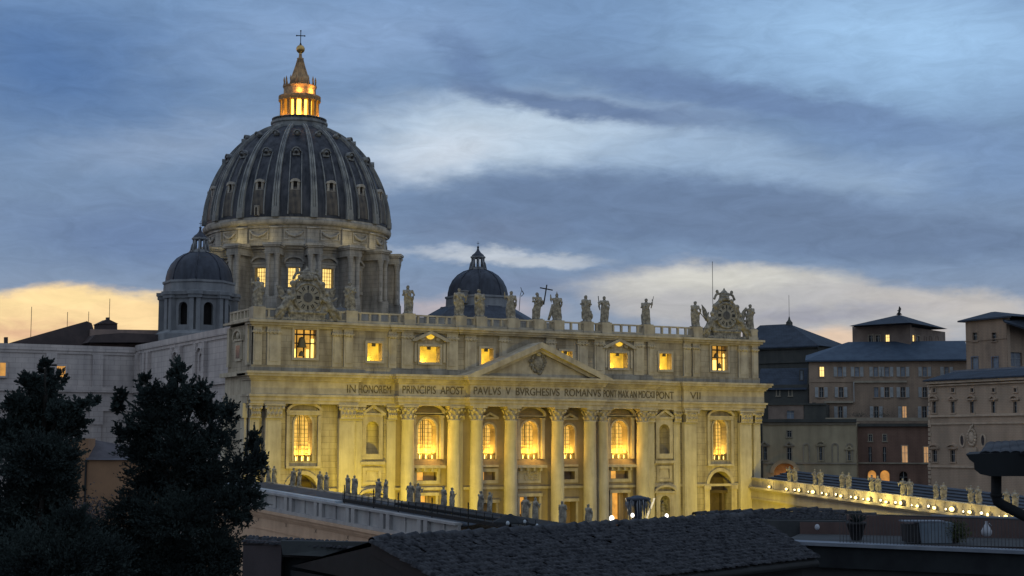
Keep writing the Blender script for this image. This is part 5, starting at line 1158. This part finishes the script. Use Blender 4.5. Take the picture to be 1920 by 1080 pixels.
# tan lower palace
P = Plane(1436, 378, 1606, 372, 'tan_palace', 'tan plaster palace with blind arched windows beside the facade corner')
P.body(1430, 792, 1605.5, 0, 14, 'paltan', [(1476, 808, 1484, 819), (1476, 839, 1484, 863), (1430, 838, 1438, 862), (1536, 838, 1542, 863), (1590, 846, 1595, 863), (1451, 868, 1494, 899, .9)])
P.window(1480, 808, 819, 8); P.window(1480, 839, 863, 8, 'pane', 'paltrim', 0, 'tri'); P.window(1434, 838, 862, 8, 'pane', 'paltrim', 0, 'tri'); P.window(1539, 838, 863, 6, 'pane', 'paltan', 0, 'seg'); P.window(1592.5, 846, 863, 5, 'pane', 'paltan', 0, 'tri')
for x in (1512, 1539, 1566, 1593):
    a, zt = P.uz(x-7, 836); b, zb = P.uz(x+7, 866); c = (a+b)/2; m = MB(P.T); r = (b-a)/2; o = [(a, zb)]+arcpts(c, zt, r, r*.8, 8)+[(b, zb)]; i_ = [(a+.3, zb)]+arcpts(c, zt, r-.3, r*.8-.3, 8)+[(b-.3, zb)]; m.band(o, i_, -.22, .0); m.build('blind_arch', 'paltrim', P.o)
a, zt = P.uz(1451, 868); b, zb = P.uz(1494, 905); m = MB(P.T); m.box(a-.2, b+.2, .42, .52, zb, zt); o = m.build('big_arch', 'archwall', P.o) if False else None
M['archwall'] = material('lit_brick_lunette', (.42, .24, .10), (.28, .15, .07), .6, .9)
ar = m.build('big_arch', 'archwall', P.o); c = (a+b)/2; r = (b-a)/2; m = MB(P.T); zc = zt-r*.9; m.band(arcpts(c, zc, r+.9, r*.9+.9, 14), arcpts(c, zc, r, r*.9, 14), -.5, .05); m.build('arch_moulding', 'paltan', ar)
al = bpy.data.lights.new('arch_light', 'POINT'); al.energy = 150; al.color = (1, .55, .16); al.shadow_soft_size = .3; lo = bpy.data.objects.new('arch_light', al); COL.objects.link(lo); lo.location = P.T @ Vector((c, -2.0, zb+1.2))
P.string(1430, 868, 1606, .35, .3); P.string(1430, 789, 1606, .8, .8, 'sistine'); P.string(1430, 795, 1606, .3, .4)
# setback blocks above it
P = Plane(1440, 392, 1549, 388, 'setback_block', 'grey-brown setback storey with pale window above the tan palace')
P.body(1440, 759, 1507, 0, 10, 'paltower', [(1475, 770, 1489, 785)]); P.window(1482, 770, 785, 14, 'paneblue', 'paltower'); P.body(1507, 758, 1549, 0, 10, 'sistine', name='side_wall')
P.string(1440, 758, 1549, .4, .4, 'sistine')
m = MB(P.T); u0, z = P.uz(1549, 785); u1, _ = P.uz(1745, 785); m.box(u0, u1, -2, 0, z-.6, z+.2); m.build('terrace', 'paltrim', P.o)
# small green planting on that terrace
for px, rr in ((1610, 1.4), (1655, 1.8), (1500, .0)):
    if not rr: continue
    p = at(px, 782, 384); m = MB(); random.seed(int(px))
    for k in range(260):
        c = Vector((random.gauss(0, rr*1.1), random.gauss(0, .5), abs(random.gauss(0, .55)))); d = Vector((random.uniform(-.2, .2), random.uniform(-.2, .2), random.uniform(0, .3))); e_ = Vector((.12, 0, .05)); m.add([p+c, p+c+d, p+c+d+e_], [(0, 1, 2)])
    tag(m.build('terrace_shrub', 'leafdark'), 'dark shrubs on the palace terrace %s' % ('at left' if px < 1630 else 'at right, below shuttered windows'), 'shrub')
# right part of left building group: orange house between the trees
P = Plane(130, 150, 244, 150, 'orange_house', 'orange plaster house with slate roof between the two dark trees')
P.body(132, 862, 300, 0, 10, 'orangewall'); u, z = P.uz(162, 862); m = MB(P.T); m.box(u-.08, u+.08, -.2, 0, 5, z); m.build('drainpipe', 'iron', P.o)
u0, z0 = P.uz(130, 862); u1, _ = P.uz(240, 862); a, za = P.uz(163, 824, 3); b, zb = P.uz(150, 830, 3)
m = MB(P.T); m.add([(P.uz(163, 862)[0], -.4, z0), (P.uz(310, 862)[0], -.4, z0), (P.uz(300, 862)[0], 6, z0+.5), (P.uz(163, 822, 3)[0], 3, P.uz(163, 822, 3)[1])], [(0, 1, 2, 3)]); m.build('roof', 'slatemauve', P.o) if False else None
M['slatemauve'] = material('mauve_slate', (.085, .08, .095), (.06, .056, .068), .8, .8)
m.build('roof', 'slatemauve', P.o); m = MB(P.T); u1, z1 = P.uz(166, 822); m.box(u0, u1, .0, 2.5, z0, z1); m.build('gable', 'orangewall', P.o)

# ================================================================== FACADE FLOODLIGHTS
def spot(name, loc, target, energy, col_, size=75, blend=.9, soft=.6):
    l = bpy.data.lights.new(name, 'SPOT'); l.energy = energy; l.color = col_; l.spot_size = D2R(size); l.spot_blend = blend; l.shadow_soft_size = soft
    o = bpy.data.objects.new(name, l); COL.objects.link(o); o.location = loc; d = Vector(target)-Vector(loc); o.rotation_euler = d.to_track_quat('-Z', 'Y').to_euler(); return o
YEL = (1, .74, .02)
FLD = 1.3
for x, tx, e_, z in ((-48.5, -55, 7500, 4), (-44, -30, 15000, 1.5), (-36, -24, 12000, 1.5), (-22, -6, 5500, 1.5), (2, 16, 4200, 1.5), (26, 36, 5500, 1.5), (42, 54, 9500, 1.5)):
    spot('facade_floodlight', (x, -17, z), (tx, 0, 17), e_*FLD, YEL, 100)
for x, tx, e_ in ((-42, -50, 15000), (-42, -30, 9000), (-38, -8, 11000), (40, 22, 8500), (46, 46, 9000)):
    spot('wing_floodlight', (x, -52, 20), (tx, 0, 30), e_*FLD*.95, (1, .76, .06), 60)
# dome floodlights standing on the terraces and behind the attic, grazing the drum cornice
for a, e_, z in ((ANG[-2]+.1, 9000, 75), (BANG[0], 10000, 75), (BANG[-3], 9000, 75), (BANG[1], 8000, 75), (ANG[-3]+.1, 9000, 75)):
    l = bpy.data.lights.new('drum_light', 'POINT'); l.energy = e_*.02; l.color = (1, .78, .28); l.shadow_soft_size = .4; o = bpy.data.objects.new('drum_light', l); COL.objects.link(o); o.location = rad(a, 27.3, 75.0)
lo = bpy.data.objects.new('lantern_light', ll); COL.objects.link(lo); lo.parent = LAN; lo.location = rad(ANG[-1], 5.0, 119.0)
lo = bpy.data.objects.new('lantern_light', ll); COL.objects.link(lo); lo.parent = LAN; lo.location = rad(ANG[1], 5.2, 119.0)
spot('dome_floodlight', (-30, 20, 46), (-3, 112, 76), 22000, (1, .77, .30), 42); spot('dome_floodlight', (35, 25, 46), (6, 112, 76), 22000, (1, .77, .30), 42)

# ================================================================== FOREGROUND ROOFS
def cam2(lat, w_, z): 
    f = Vector((math.sin(YAW), math.cos(YAW), 0)); r = Vector((math.cos(YAW), -math.sin(YAW), 0)); p = CP+f*w_+r*lat; return Vector((p.x, p.y, z))
def tiled(name, mat_pts, parent, tw=.125, tl=.27, seed=1, rmax=.054):
    """mat_pts: ridge A->B, eave D->C (A above D).  rows of cover tiles run down the slope"""
    A, B, C_, D_ = mat_pts; rnd = random.Random(seed); m = MB(); n = (B-A).cross(D_-A).normalized()
    if n.z < 0: n = -n
    nr = int((B-A).length/tw); 
    for i in range(nr+1):
        t = (i+.5)/(nr+1); P0, P1 = A.lerp(B, t), D_.lerp(C_, t); d = P1-P0; l = d.length; k = max(1, int(l/tl)); dn = d/l; sd = dn.cross(n).normalized()
        wob = rnd.uniform(-.02, .02)
        for j in range(k):
            if rnd.random() < .03: continue
            a = P0+dn*(l*j/k)+sd*(wob+rnd.uniform(-.02, .02)); b = P0+dn*(l*(j+1.18+rnd.uniform(-.12, .12))/k)+sd*(wob+rnd.uniform(-.026, .026)); ha = rnd.uniform(-.008, .008); hb = .02+rnd.uniform(-.010, .018)
            ra, rb = rmax*rnd.uniform(.75, .9), rmax*rnd.uniform(.95, 1.1); vs = []
            for p, r_, h_ in ((a, ra, ha), (b, rb, hb)):
                for q in range(6): th = PI*q/5; vs.append(p+sd*(r_*math.cos(th))+n*(r_*.75*math.sin(th)+h_))
            m.add(vs, [(q, q+1, q+7, q+6) for q in range(5)]+[(6, 7, 8, 9, 10, 11)], True)
    o = m.build(name, 'tile', parent)
    b = MB(); b.add([A-n*.02, B-n*.02, C_-n*.02, D_-n*.02, A-n*.25, B-n*.25, C_-n*.25, D_-n*.25], [(0, 1, 2, 3), (4, 5, 6, 7), (3, 2, 6, 7), (0, 3, 7, 4), (1, 2, 6, 5)]); b.build('roof_bed', 'tilebed', o)
    return o
def ridge(A, B, parent, seed=2, r=.11):
    rnd = random.Random(seed); m = MB(); d = B-A; l = d.length; k = int(l/.4); dn = d/l; sd = dn.cross(Vector((0, 0, 1))).normalized()
    for j in range(k):
        a = A+dn*(l*j/k)+Vector((0, 0, rnd.uniform(-.01, .01))); b = A+dn*(l*(j+1.1)/k)+Vector((0, 0, .03+rnd.uniform(-.01, .015))); vs = []
        for p, r_ in ((a, r*.9), (b, r*1.1)):
            for q in range(7): th = PI*q/6; vs.append(p+sd*(r_*math.cos(th))+Vector((0, 0, r_*math.sin(th)-.02)))
        m.add(vs, [(q, q+1, q+8, q+7) for q in range(6)]+[(7, 8, 9, 10, 11, 12, 13)], True)
    return m.build('ridge_tiles', 'tile', parent)
RH = empty('tiled_house', tuple(cam2(2, 33, -6)), 0, 'dark house with broad clay tiled roof in the foreground', 'house')
A = at(697, 1008, 30); B = at(1405, 961, 40.8); B.z = A.z = 21.14
E_pt = at(1530, 1046, 36); ze = E_pt.z; d = (B-A); d.z = 0
k = .865; G_pt = E_pt-d*k; 
# push the left eave corner so that the verge leans like the photo
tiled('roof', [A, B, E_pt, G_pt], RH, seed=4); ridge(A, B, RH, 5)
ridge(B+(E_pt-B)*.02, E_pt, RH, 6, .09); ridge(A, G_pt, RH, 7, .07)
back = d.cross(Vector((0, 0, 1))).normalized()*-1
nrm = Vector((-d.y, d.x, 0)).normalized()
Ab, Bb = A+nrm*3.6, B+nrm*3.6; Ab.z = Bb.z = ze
m = MB(); Ab = A+(A-G_pt); Ab.z = ze; m.add([A, B, Bb, Ab], [(0, 1, 2, 3)]); m.add([B, E_pt, Bb], [(0, 1, 2)]); m.build('back_roof', 'tile', RH); m = MB(); Ag = A+(A-G_pt); Ag.z = ze; m.add([A-Vector((0, 0, .1)), Ag, G_pt-Vector((0, 0, .1))], [(0, 1, 2)]); m.build('gable', 'gutter', RH)  # near-black gable, its colour standing in for recess shade below the verge
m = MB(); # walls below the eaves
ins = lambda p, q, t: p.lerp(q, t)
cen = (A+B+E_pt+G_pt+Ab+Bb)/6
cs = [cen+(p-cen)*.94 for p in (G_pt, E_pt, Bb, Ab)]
vs = [(p.x, p.y, ze-.15) for p in cs]+[(p.x, p.y, -6) for p in cs]; m.add(vs, [(0, 1, 5, 4), (1, 2, 6, 5), (2, 3, 7, 6), (3, 0, 4, 7)]); m.build('wall', 'foredark', RH)  # wall coloured near-black for the shade below the eaves
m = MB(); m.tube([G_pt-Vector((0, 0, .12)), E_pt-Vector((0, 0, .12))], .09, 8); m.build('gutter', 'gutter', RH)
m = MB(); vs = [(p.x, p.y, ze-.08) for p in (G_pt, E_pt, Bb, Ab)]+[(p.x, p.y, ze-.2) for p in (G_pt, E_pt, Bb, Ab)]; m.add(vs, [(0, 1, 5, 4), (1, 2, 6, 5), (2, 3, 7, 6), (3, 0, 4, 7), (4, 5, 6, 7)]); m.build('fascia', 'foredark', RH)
# left low building: mauve wall, sloping fascia
LB = empty('low_house', tuple(cam2(-5, 34, -6)), 0, 'dark mauve walled house with tiled eave at bottom left of the big roof', 'house')
def quad(m, pts): m.add([tuple(p) for p in pts], [(0, 1, 2, 3)])
a, b = at(456, 1012, 34), at(528, 1014, 33.2); c = at(1010, 1018, 31.5)
m = MB(); dn = Vector((FW.x, FW.y, 0)).normalized()
for p, q in ((a, b),): m.add([(p.x, p.y, p.z), (q.x, q.y, p.z), (q.x, q.y, -6), (p.x, p.y, -6), *[(v.x+dn.x*.6, v.y+dn.y*.6, zz_) for v, zz_ in ((p, p.z), (q, p.z), (q, -6), (p, -6))]], [(0, 1, 2, 3), (0, 4, 7, 3), (1, 5, 6, 2), (0, 1, 5, 4), (4, 5, 6, 7)])
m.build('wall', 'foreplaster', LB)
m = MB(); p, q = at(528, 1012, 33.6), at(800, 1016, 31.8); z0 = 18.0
m.add([(p.x, p.y, p.z-.35), (q.x, q.y, p.z-.35), (q.x, q.y, -6), (p.x, p.y, -6)], [(0, 1, 2, 3)]); m.build('recess_wall', 'foredark', LB)  # dark colour stands in for shade in the recess
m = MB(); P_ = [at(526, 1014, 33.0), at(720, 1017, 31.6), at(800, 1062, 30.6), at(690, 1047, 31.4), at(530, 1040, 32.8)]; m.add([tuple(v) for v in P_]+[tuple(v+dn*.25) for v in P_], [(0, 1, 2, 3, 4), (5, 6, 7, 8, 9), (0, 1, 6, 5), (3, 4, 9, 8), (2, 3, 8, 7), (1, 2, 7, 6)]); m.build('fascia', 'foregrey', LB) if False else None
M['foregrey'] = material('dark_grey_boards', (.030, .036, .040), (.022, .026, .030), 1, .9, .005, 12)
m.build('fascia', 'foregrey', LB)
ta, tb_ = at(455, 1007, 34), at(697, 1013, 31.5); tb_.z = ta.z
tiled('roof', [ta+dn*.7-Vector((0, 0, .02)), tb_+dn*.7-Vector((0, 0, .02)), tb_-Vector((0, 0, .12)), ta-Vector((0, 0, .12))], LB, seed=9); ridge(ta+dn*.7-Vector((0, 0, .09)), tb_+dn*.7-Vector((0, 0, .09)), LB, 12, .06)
# far ridge of tiles behind, right
FR = empty('far_roof', tuple(at(1500, 970, 52)), 0, 'low tiled roof ridge behind the big roof, under the lit wing', 'house')
FR.location.z = -6; FR.matrix_basis = Matrix.Translation(FR.location)
a, b = at(1300, 965, 50), at(1530, 957, 52); c, d_ = at(1300, 977, 47.5), at(1640, 976, 49); e2 = at(1650, 968, 53)
tiled('roof', [a, b, d_, c], FR, seed=14, tw=.24); ridge(a, b, FR, 15); ridge(b, at(1640, 968, 52), FR, 16)
m = MB(); quad(m, [at(1300, 979, 47.9), at(1640, 978, 49.3), Vector((*at(1640, 978, 49.3).xy, -6)), Vector((*at(1300, 979, 47.9).xy, -6))]); m.build('wall', 'terrgrey', FR)
m = MB(); m.tube([c, d_], .07, 6); m.build('gutter', 'gutter', FR)

# ---- terrace at right
TRR = empty('terrace_building', tuple(cam2(10, 42, -6)), 0, 'building with railed roof terrace and pale ledge at bottom right', 'building')
def wallq(name, mat, p, q, top, bot, thick, parent=TRR):
    m = MB(); o = Vector((FW.x, FW.y, 0)).normalized()*thick
    m.add([(p.x, p.y, top), (q.x, q.y, top), (q.x, q.y, bot), (p.x, p.y, bot), (p.x+o.x, p.y+o.y, top), (q.x+o.x, q.y+o.y, top), (q.x+o.x, q.y+o.y, bot), (p.x+o.x, p.y+o.y, bot)], [(0, 1, 2, 3), (4, 5, 6, 7), (0, 1, 5, 4), (1, 2, 6, 5), (3, 0, 4, 7)]); return m.build(name, mat, parent)
p, q = at(1592, 975, 47), at(2000, 975, 44.6); zt_ = at(1592, 966, 47).z; wallq('back_wall', 'terrwall', p, q, zt_, -6, .3)
p, q = at(1380, 978, 47.2), at(1592, 978, 47); wallq('side_wall', 'terrgrey', p, q, at(1500, 976, 47).z, -6, .3)
p, q = at(1500, 965, 46.9), at(1592, 965, 46.8); wallq('pink_panel', 'terrwall', p, q, at(1540, 979, 46.9).z, at(1540, 1010, 46.9).z, .05)
m = MB(); a, b = at(1745, 967, 44.5), at(2000, 974, 43.2); m.tube([a, b], .04, 6); m.build('handrail', 'ledge', TRR)
p, q = at(1478, 1015, 42.5), at(2000, 1036, 40.0); zl_ = p.z; q.z = p.z+0
q = at(2000, 1036, 40.0); 
m = MB(); o = dn*.9; P4 = [p, q, q+o, p+o]; m.add([tuple(v) for v in P4]+[tuple(v-Vector((0, 0, .09))) for v in P4], [(0, 1, 2, 3), (0, 1, 5, 4), (3, 0, 4, 7), (2, 3, 7, 6), (1, 2, 6, 5)]); m.build('ledge', 'ledge', TRR)
m = MB(); P4 = [p+dn*.15-Vector((0, 0, .09)), q+dn*.15-Vector((0, 0, .09))]; dz = Vector((0, 0, .58)); m.add([tuple(P4[0]), tuple(P4[1]), tuple(P4[1]-dz), tuple(P4[0]-dz)], [(0, 1, 2, 3)]); m.build('parapet', 'foredark', TRR)
m = MB(); P4 = [P4[0]+dn*.25-dz, P4[1]+dn*.25-dz]; m.add([tuple(P4[0]), tuple(P4[1]), (P4[1].x, P4[1].y, -6), (P4[0].x, P4[0].y, -6)], [(0, 1, 2, 3)]); m.build('wall', 'terrgrey', TRR)
m = MB(); fl = [p+o, q+o, at(2000, 1010, 44.5), at(1500, 1005, 47)]; zf = p.z-.05; m.add([(v.x, v.y, zf) for v in fl], [(0, 1, 2, 3)]); m.build('floor', 'terrgrey', TRR)
# railing
m = MB(); pr0, pr1 = at(1590, 0, 42.0), at(2000, 0, 40.3)
for k in range(64):
    t = k/63; v = p.lerp(q, .21+.79*t)+dn*.5; m.box(v.x-.006, v.x+.006, v.y-.006, v.y+.006, v.z, v.z+.78)
va, vb_ = p.lerp(q, .21)+dn*.5, q+dn*.5; m.tube([va+Vector((0, 0, .78)), vb_+Vector((0, 0, .78))], .018, 5); m.build('railing', 'railgrey', TRR) if False else None
M['railgrey'] = material('railing_metal', (.05, .052, .06), None, 3, .6)
m.build('railing', 'railgrey', TRR)
# things on the terrace
def on_ledge(px, w_): v = at(px, 1020, w_); return Vector((v.x, v.y, zf+.02))
v = on_ledge(1606, 43.6); PT = empty('potted_plant', tuple(v), 0, 'spiky plant in a dark tapered pot on the terrace', 'plant'); m = MB(); m.lathe([(.14, 0), (.26, .42), (.29, .44), (.29, .5), (.24, .5), (.2, .45)], 0, 0, 16); m.build('pot', 'potdark', None).parent = PT
m = MB(); random.seed(21)
for k in range(60):
    a = random.uniform(0, 2*PI); l = random.uniform(.25, .55); t = random.uniform(.2, 1.1); d_ = Vector((math.cos(a)*math.sin(t), math.sin(a)*math.sin(t), math.cos(t))); s_ = d_.cross(Vector((0, 0, 1))).normalized()*.018; b0 = Vector((0, 0, .46)); m.add([b0-s_, b0+s_, b0+d_*l*.6+s_*.8, b0+d_*l-Vector((0, 0, .06)), b0+d_*l*.6-s_*.8], [(0, 1, 2, 3, 4)])
m.build('leaves', 'leafdark', None).parent = PT
v = on_ledge(1737, 42.6); CB = empty('covered_table', tuple(v), YAW*-1, 'blue-grey covered box table on the terrace behind the railing', 'table')
m = MB(); m.frus(-.22, .62, -.3, .3, 0, .56, -.05, -.03); m.build('cover', 'tarp', None).parent = CB
m = MB(); m.frus(-.60, -.225, -.28, .28, .02, .50, -.02, 0); m.build('side_panel', 'potdark', None).parent = CB
m = MB(); m.box(-.66, .45, -.34, .34, .565, .6); m.build('top', 'ledge', None).parent = CB
m = MB(); m.box(.55, .78, -.2, .2, .0, .5); m.build('end_box', 'potdark', None).parent = CB
v = on_ledge(1795, 42.4); SB = empty('terrace_bush', tuple(v), 0, 'olive green bush on the terrace right of the covered table', 'bush'); m = MB()
for k in range(1500):
    c = Vector((random.gauss(0, .16), random.gauss(0, .14), .3+random.gauss(0, .14))); 
    if c.z < .02: continue
    d_ = Vector((random.uniform(-1, 1), random.uniform(-1, 1), random.uniform(-.3, 1))).normalized()*.06; s_ = Vector((random.uniform(-1, 1), random.uniform(-1, 1), random.uniform(-1, 1))).normalized()*.02; m.add([c, c+d_*.5+s_, c+d_, c+d_*.5-s_], [(0, 1, 2, 3)])
m.build('leaves', 'leaf', None).parent = SB; m = MB(); m.tube([(0, 0, 0), (0.02, 0, .2)], .03, 6); m.build('stem', 'bark', None).parent = SB
v = at(1531, 988, 46.6); WL = empty('wall_lamp', tuple(v), -YAW, 'small round pale lamp on the pink wall left of the potted plant', 'lamp'); m = MB(); m.ball((0, -.1, 0), .075, .05, .09); m.build('globe', 'white', None).parent = WL; m = MB(); m.box(-.03, .03, -.06, .1, -.03, .03); m.build('bracket', 'iron', None).parent = WL
v = at(1850, 1004, 42.6); v.z = zf+.02; JG = empty('watering_jug', tuple(at(1850, 1002, 43.5)), 0, 'pale bottle shaped vessel at the back wall of the terrace', 'jug'); m = MB(); m.lathe([(.08, -.05), (.14, .0), (.15, .1), (.08, .22), (.035, .3), (.045, .36)], 0, 0, 14); m.build('body', 'white', None).parent = JG; m = MB(); m.tube([(.1, 0, .15), (.19, 0, .24), (.1, 0, .3)], .012, 6); m.build('handle', 'white', None).parent = JG

# ---- near eave with gutter and downpipe, top right
NE = empty('near_eave', tuple(at(1960, 900, 9.5)), 0, 'black eave corner with gutter and bent downpipe close at the right edge', 'eave')
Wn = 9.0
R3v = Vector((RT.x, RT.y, 0)).normalized()
gs = [(1811, 853), (1905, 851), (2020, 846)]
prof_g = [(-.0, 0), (.0, -.01), (.022, -.025), (.028, -.06), (.05, -.1), (.09, -.125), (.16, -.135), (.30, -.135)]
a = at(1811, 852, Wn); m = MB(); # moulded gutter end seen in profile, running away to the right/back
run = (R3v*.3+dn*1.0).normalized()*3.2
pf = [(1811, 852), (1818, 862), (1826, 868), (1827, 880), (1838, 889), (1856, 893), (1960, 893), (1960, 846)]
vs = [at(x, y, Wn) for x, y in pf]; n_ = len(vs); vs2 = [v+run for v in vs]; m.add([tuple(v) for v in vs+vs2], [tuple(range(n_)), tuple(range(2*n_-1, n_-1, -1))]+[(i, (i+1) % n_, (i+1) % n_+n_, i+n_) for i in range(n_)]); m.build('gutter', 'gutter', NE)
m = MB(); m.tube([at(1868, 890, 9.2), at(1868, 930, 9.2), at(1871, 941, 9.2), at(1882, 948, 9.2), at(1930, 972, 9.2), at(2000, 1007, 9.2)], .031, 12); m.build('downpipe', 'gutter', NE)
m = MB(); m.tube([at(1868, 925, 9.2), at(1868, 931, 9.2)], .036, 12); m.build('pipe_collar', 'gutter', NE)
tA, tB = at(1905, 834, 9.6), at(2060, 826, 9.4); tD, tC = at(1846, 853, 9.1), at(2060, 851, 8.8)
m = MB(); rnd = random.Random(8)
for k in range(12):
    p0 = tD.lerp(tC, k/11+.01); p1 = tA.lerp(tB, k/11+.01)+dn*.5; up_ = Vector((0, 0, 1)); sd = R3v*.04; vs = []
    for j, pnt in enumerate((p0, p1)):
        for q in range(7): th = PI*q/6; vs.append(pnt+sd*math.cos(th)+up_*(.022*math.sin(th)))
    m.add([tuple(v) for v in vs], [(q, q+1, q+8, q+7) for q in range(6)]+[tuple(range(7))], True)
m.add([tuple(tD), tuple(tC), tuple(tB+dn*.5), tuple(tA+dn*.5)], [(0, 1, 2, 3)]); m.build('roof_tiles', 'tile', NE)

# ================================================================== TREES
def tree(name, label, lobes, w0, n, seed, trunk, root_px):
    rnd = random.Random(seed); base = at(*root_px, w0); T = empty(name, (base.x, base.y, -6), 0, label, 'tree')
    me_v = []; me_f = []
    tot = sum(l[2]*l[3] for l in lobes)
    rt, up_, fw = RT, Vector((0, 0, 1)), dn
    s = w0/FPX
    for (px, py, rx, ry, dens) in [(l+(1,))[:5] for l in lobes]:
        k = int(n*rx*ry/tot*dens); dz = ((hash((px, py)) % 100)/100-.5)*2.0; c = at(px, py, w0+dz); rd = (rx+ry)/2
        twigs = [Vector((rnd.gauss(0, 1), rnd.gauss(0, 1), rnd.gauss(0, 1)+.25)).normalized()*(rnd.random()**.42) for _ in range(max(8, k//34))]
        for _ in range(k):
            t = rnd.choice(twigs); e2 = rnd.gauss(0, .10); q = t*(1+e2)+Vector((rnd.gauss(0, .055), rnd.gauss(0, .055), rnd.gauss(0, .06)+e2*.6))
            if t.length > .7 and rnd.random() < .5: u_ = rnd.random(); q = t*(.8+.5*u_)+Vector((rnd.gauss(0, .05*(1.1-u_)), rnd.gauss(0, .05*(1.1-u_)), rnd.gauss(0, .05*(1.1-u_))+.12*u_))
            p = c+rt*(q.x*rx*s)+up_*(q.z*ry*s)+fw*(q.y*rd*s)
            o = (q+Vector((rnd.uniform(-.6, .6), rnd.uniform(-.6, .6), rnd.uniform(-.1, .9)))).normalized(); big = 1.9 if q.length < .62 else 1; d = (rt*o.x+up_*o.z+fw*o.y)*rnd.uniform(.06, .15)*big
            sd = d.cross(Vector((rnd.uniform(-1, 1), rnd.uniform(-1, 1), rnd.uniform(-1, 1)))).normalized()*rnd.uniform(.02, .042)*big
            b = len(me_v); me_v += [tuple(p), tuple(p+d*.45+sd), tuple(p+d), tuple(p+d*.45-sd)]; me_f.append((b, b+1, b+2, b+3))
    m = MB(); m.v = me_v; m.f = me_f; m.m = [0]*len(me_f); m.sm = [False]*len(me_f); m.build('crown', 'leafdark', T)
    m = MB(); tp = at(trunk[0], trunk[1], w0); m.tube([(base.x, base.y, -6), ((base.x+tp.x)/2, (base.y+tp.y)/2, (tp.z-6)/2), tuple(tp)], [.32, .2, .04], 10); m.build('trunk', 'bark', T)
    for l in lobes[::2]:
        e_ = at(l[0], l[1], w0); f_ = base.lerp(tp, .5); t = max(.2, min(.9, (e_.z-1.5+6)/(tp.z+6))); st = Vector((base.x, base.y, -6)).lerp(tp, t); m = MB(); m.tube([st, st.lerp(e_, .5)+Vector((0, 0, .2)), e_], [.12, .07, .03], 6); m.build('limb', 'bark', T)
RTL = [(333, 700, 20, 28), (335, 740, 36, 34), (270, 716, 18, 16), (288, 745, 36, 26), (224, 742, 13, 20), (221, 765, 12, 14), (380, 732, 17, 20), (372, 760, 34, 26), (398, 775, 40, 30, .55), (430, 778, 22, 28, .8), (300, 788, 62, 44), (245, 808, 30, 28), (280, 848, 58, 44), (345, 840, 62, 50), (400, 830, 44, 40, .8), (476, 828, 17, 26), (484, 868, 20, 34, .9), (455, 885, 36, 38), (372, 900, 80, 50), (290, 910, 60, 46), (438, 945, 52, 42), (250, 960, 50, 40), (340, 970, 100, 52), (470, 935, 26, 18, .9), (452, 975, 26, 14, .7), (300, 1040, 130, 60), (400, 1035, 62, 60), (420, 1065, 40, 40), (200, 1030, 90, 60), (330, 1085, 150, 40)]
tree('conifer', 'large dark bushy conifer in front of the basilica flank, nearer the facade', RTL, 62, 130000, 3, (333, 690), (335, 1080))
LTL = [(85, 690, 11, 20), (62, 718, 28, 22), (88, 728, 34, 28), (112, 712, 11, 16), (30, 760, 30, 24), (70, 765, 50, 34), (118, 775, 36, 24), (150, 762, 26, 14), (172, 750, 16, 9), (90, 805, 62, 40), (140, 800, 30, 20), (20, 820, 44, 50), (70, 860, 78, 48), (125, 855, 28, 24), (60, 920, 84, 58), (118, 915, 30, 40), (40, 990, 96, 60), (130, 985, 50, 34), (95, 1050, 130, 60), (10, 1060, 80, 60), (180, 1055, 70, 44)]
tree('conifer', 'dark conifer at the left edge of the picture', LTL, 58, 115000, 8, (85, 690), (80, 1080))
# pale shrub between trees
v = at(150, 968, 90); m = MB(); random.seed(31)
for k in range(2500):
    c = Vector((random.gauss(0, 1.1), random.gauss(0, 1), random.gauss(0, .55))); d_ = Vector((random.uniform(-1, 1), random.uniform(-1, 1), random.uniform(-.3, 1))).normalized()*.16; s_ = Vector((random.uniform(-1, 1), random.uniform(-1, 1), random.uniform(-1, 1))).normalized()*.06; m.add([v+c, v+c+d_*.5+s_, v+c+d_, v+c+d_*.5-s_], [(0, 1, 2, 3)])
SH = empty('grey_shrub', (v.x, v.y, -6), 0, 'greyish leafy tree top between the two dark conifers, below the orange house', 'tree'); m.build('crown', 'shrubgrey', SH) if False else None
M['shrubgrey'] = material('grey_leaf', (.055, .05, .055), (.03, .028, .034), 3, .9)
m.build('crown', 'shrubgrey', SH); m = MB(); m.tube([(v.x, v.y, -6), (v.x, v.y, v.z)], [.3, .1], 8); m.build('trunk', 'bark', SH)
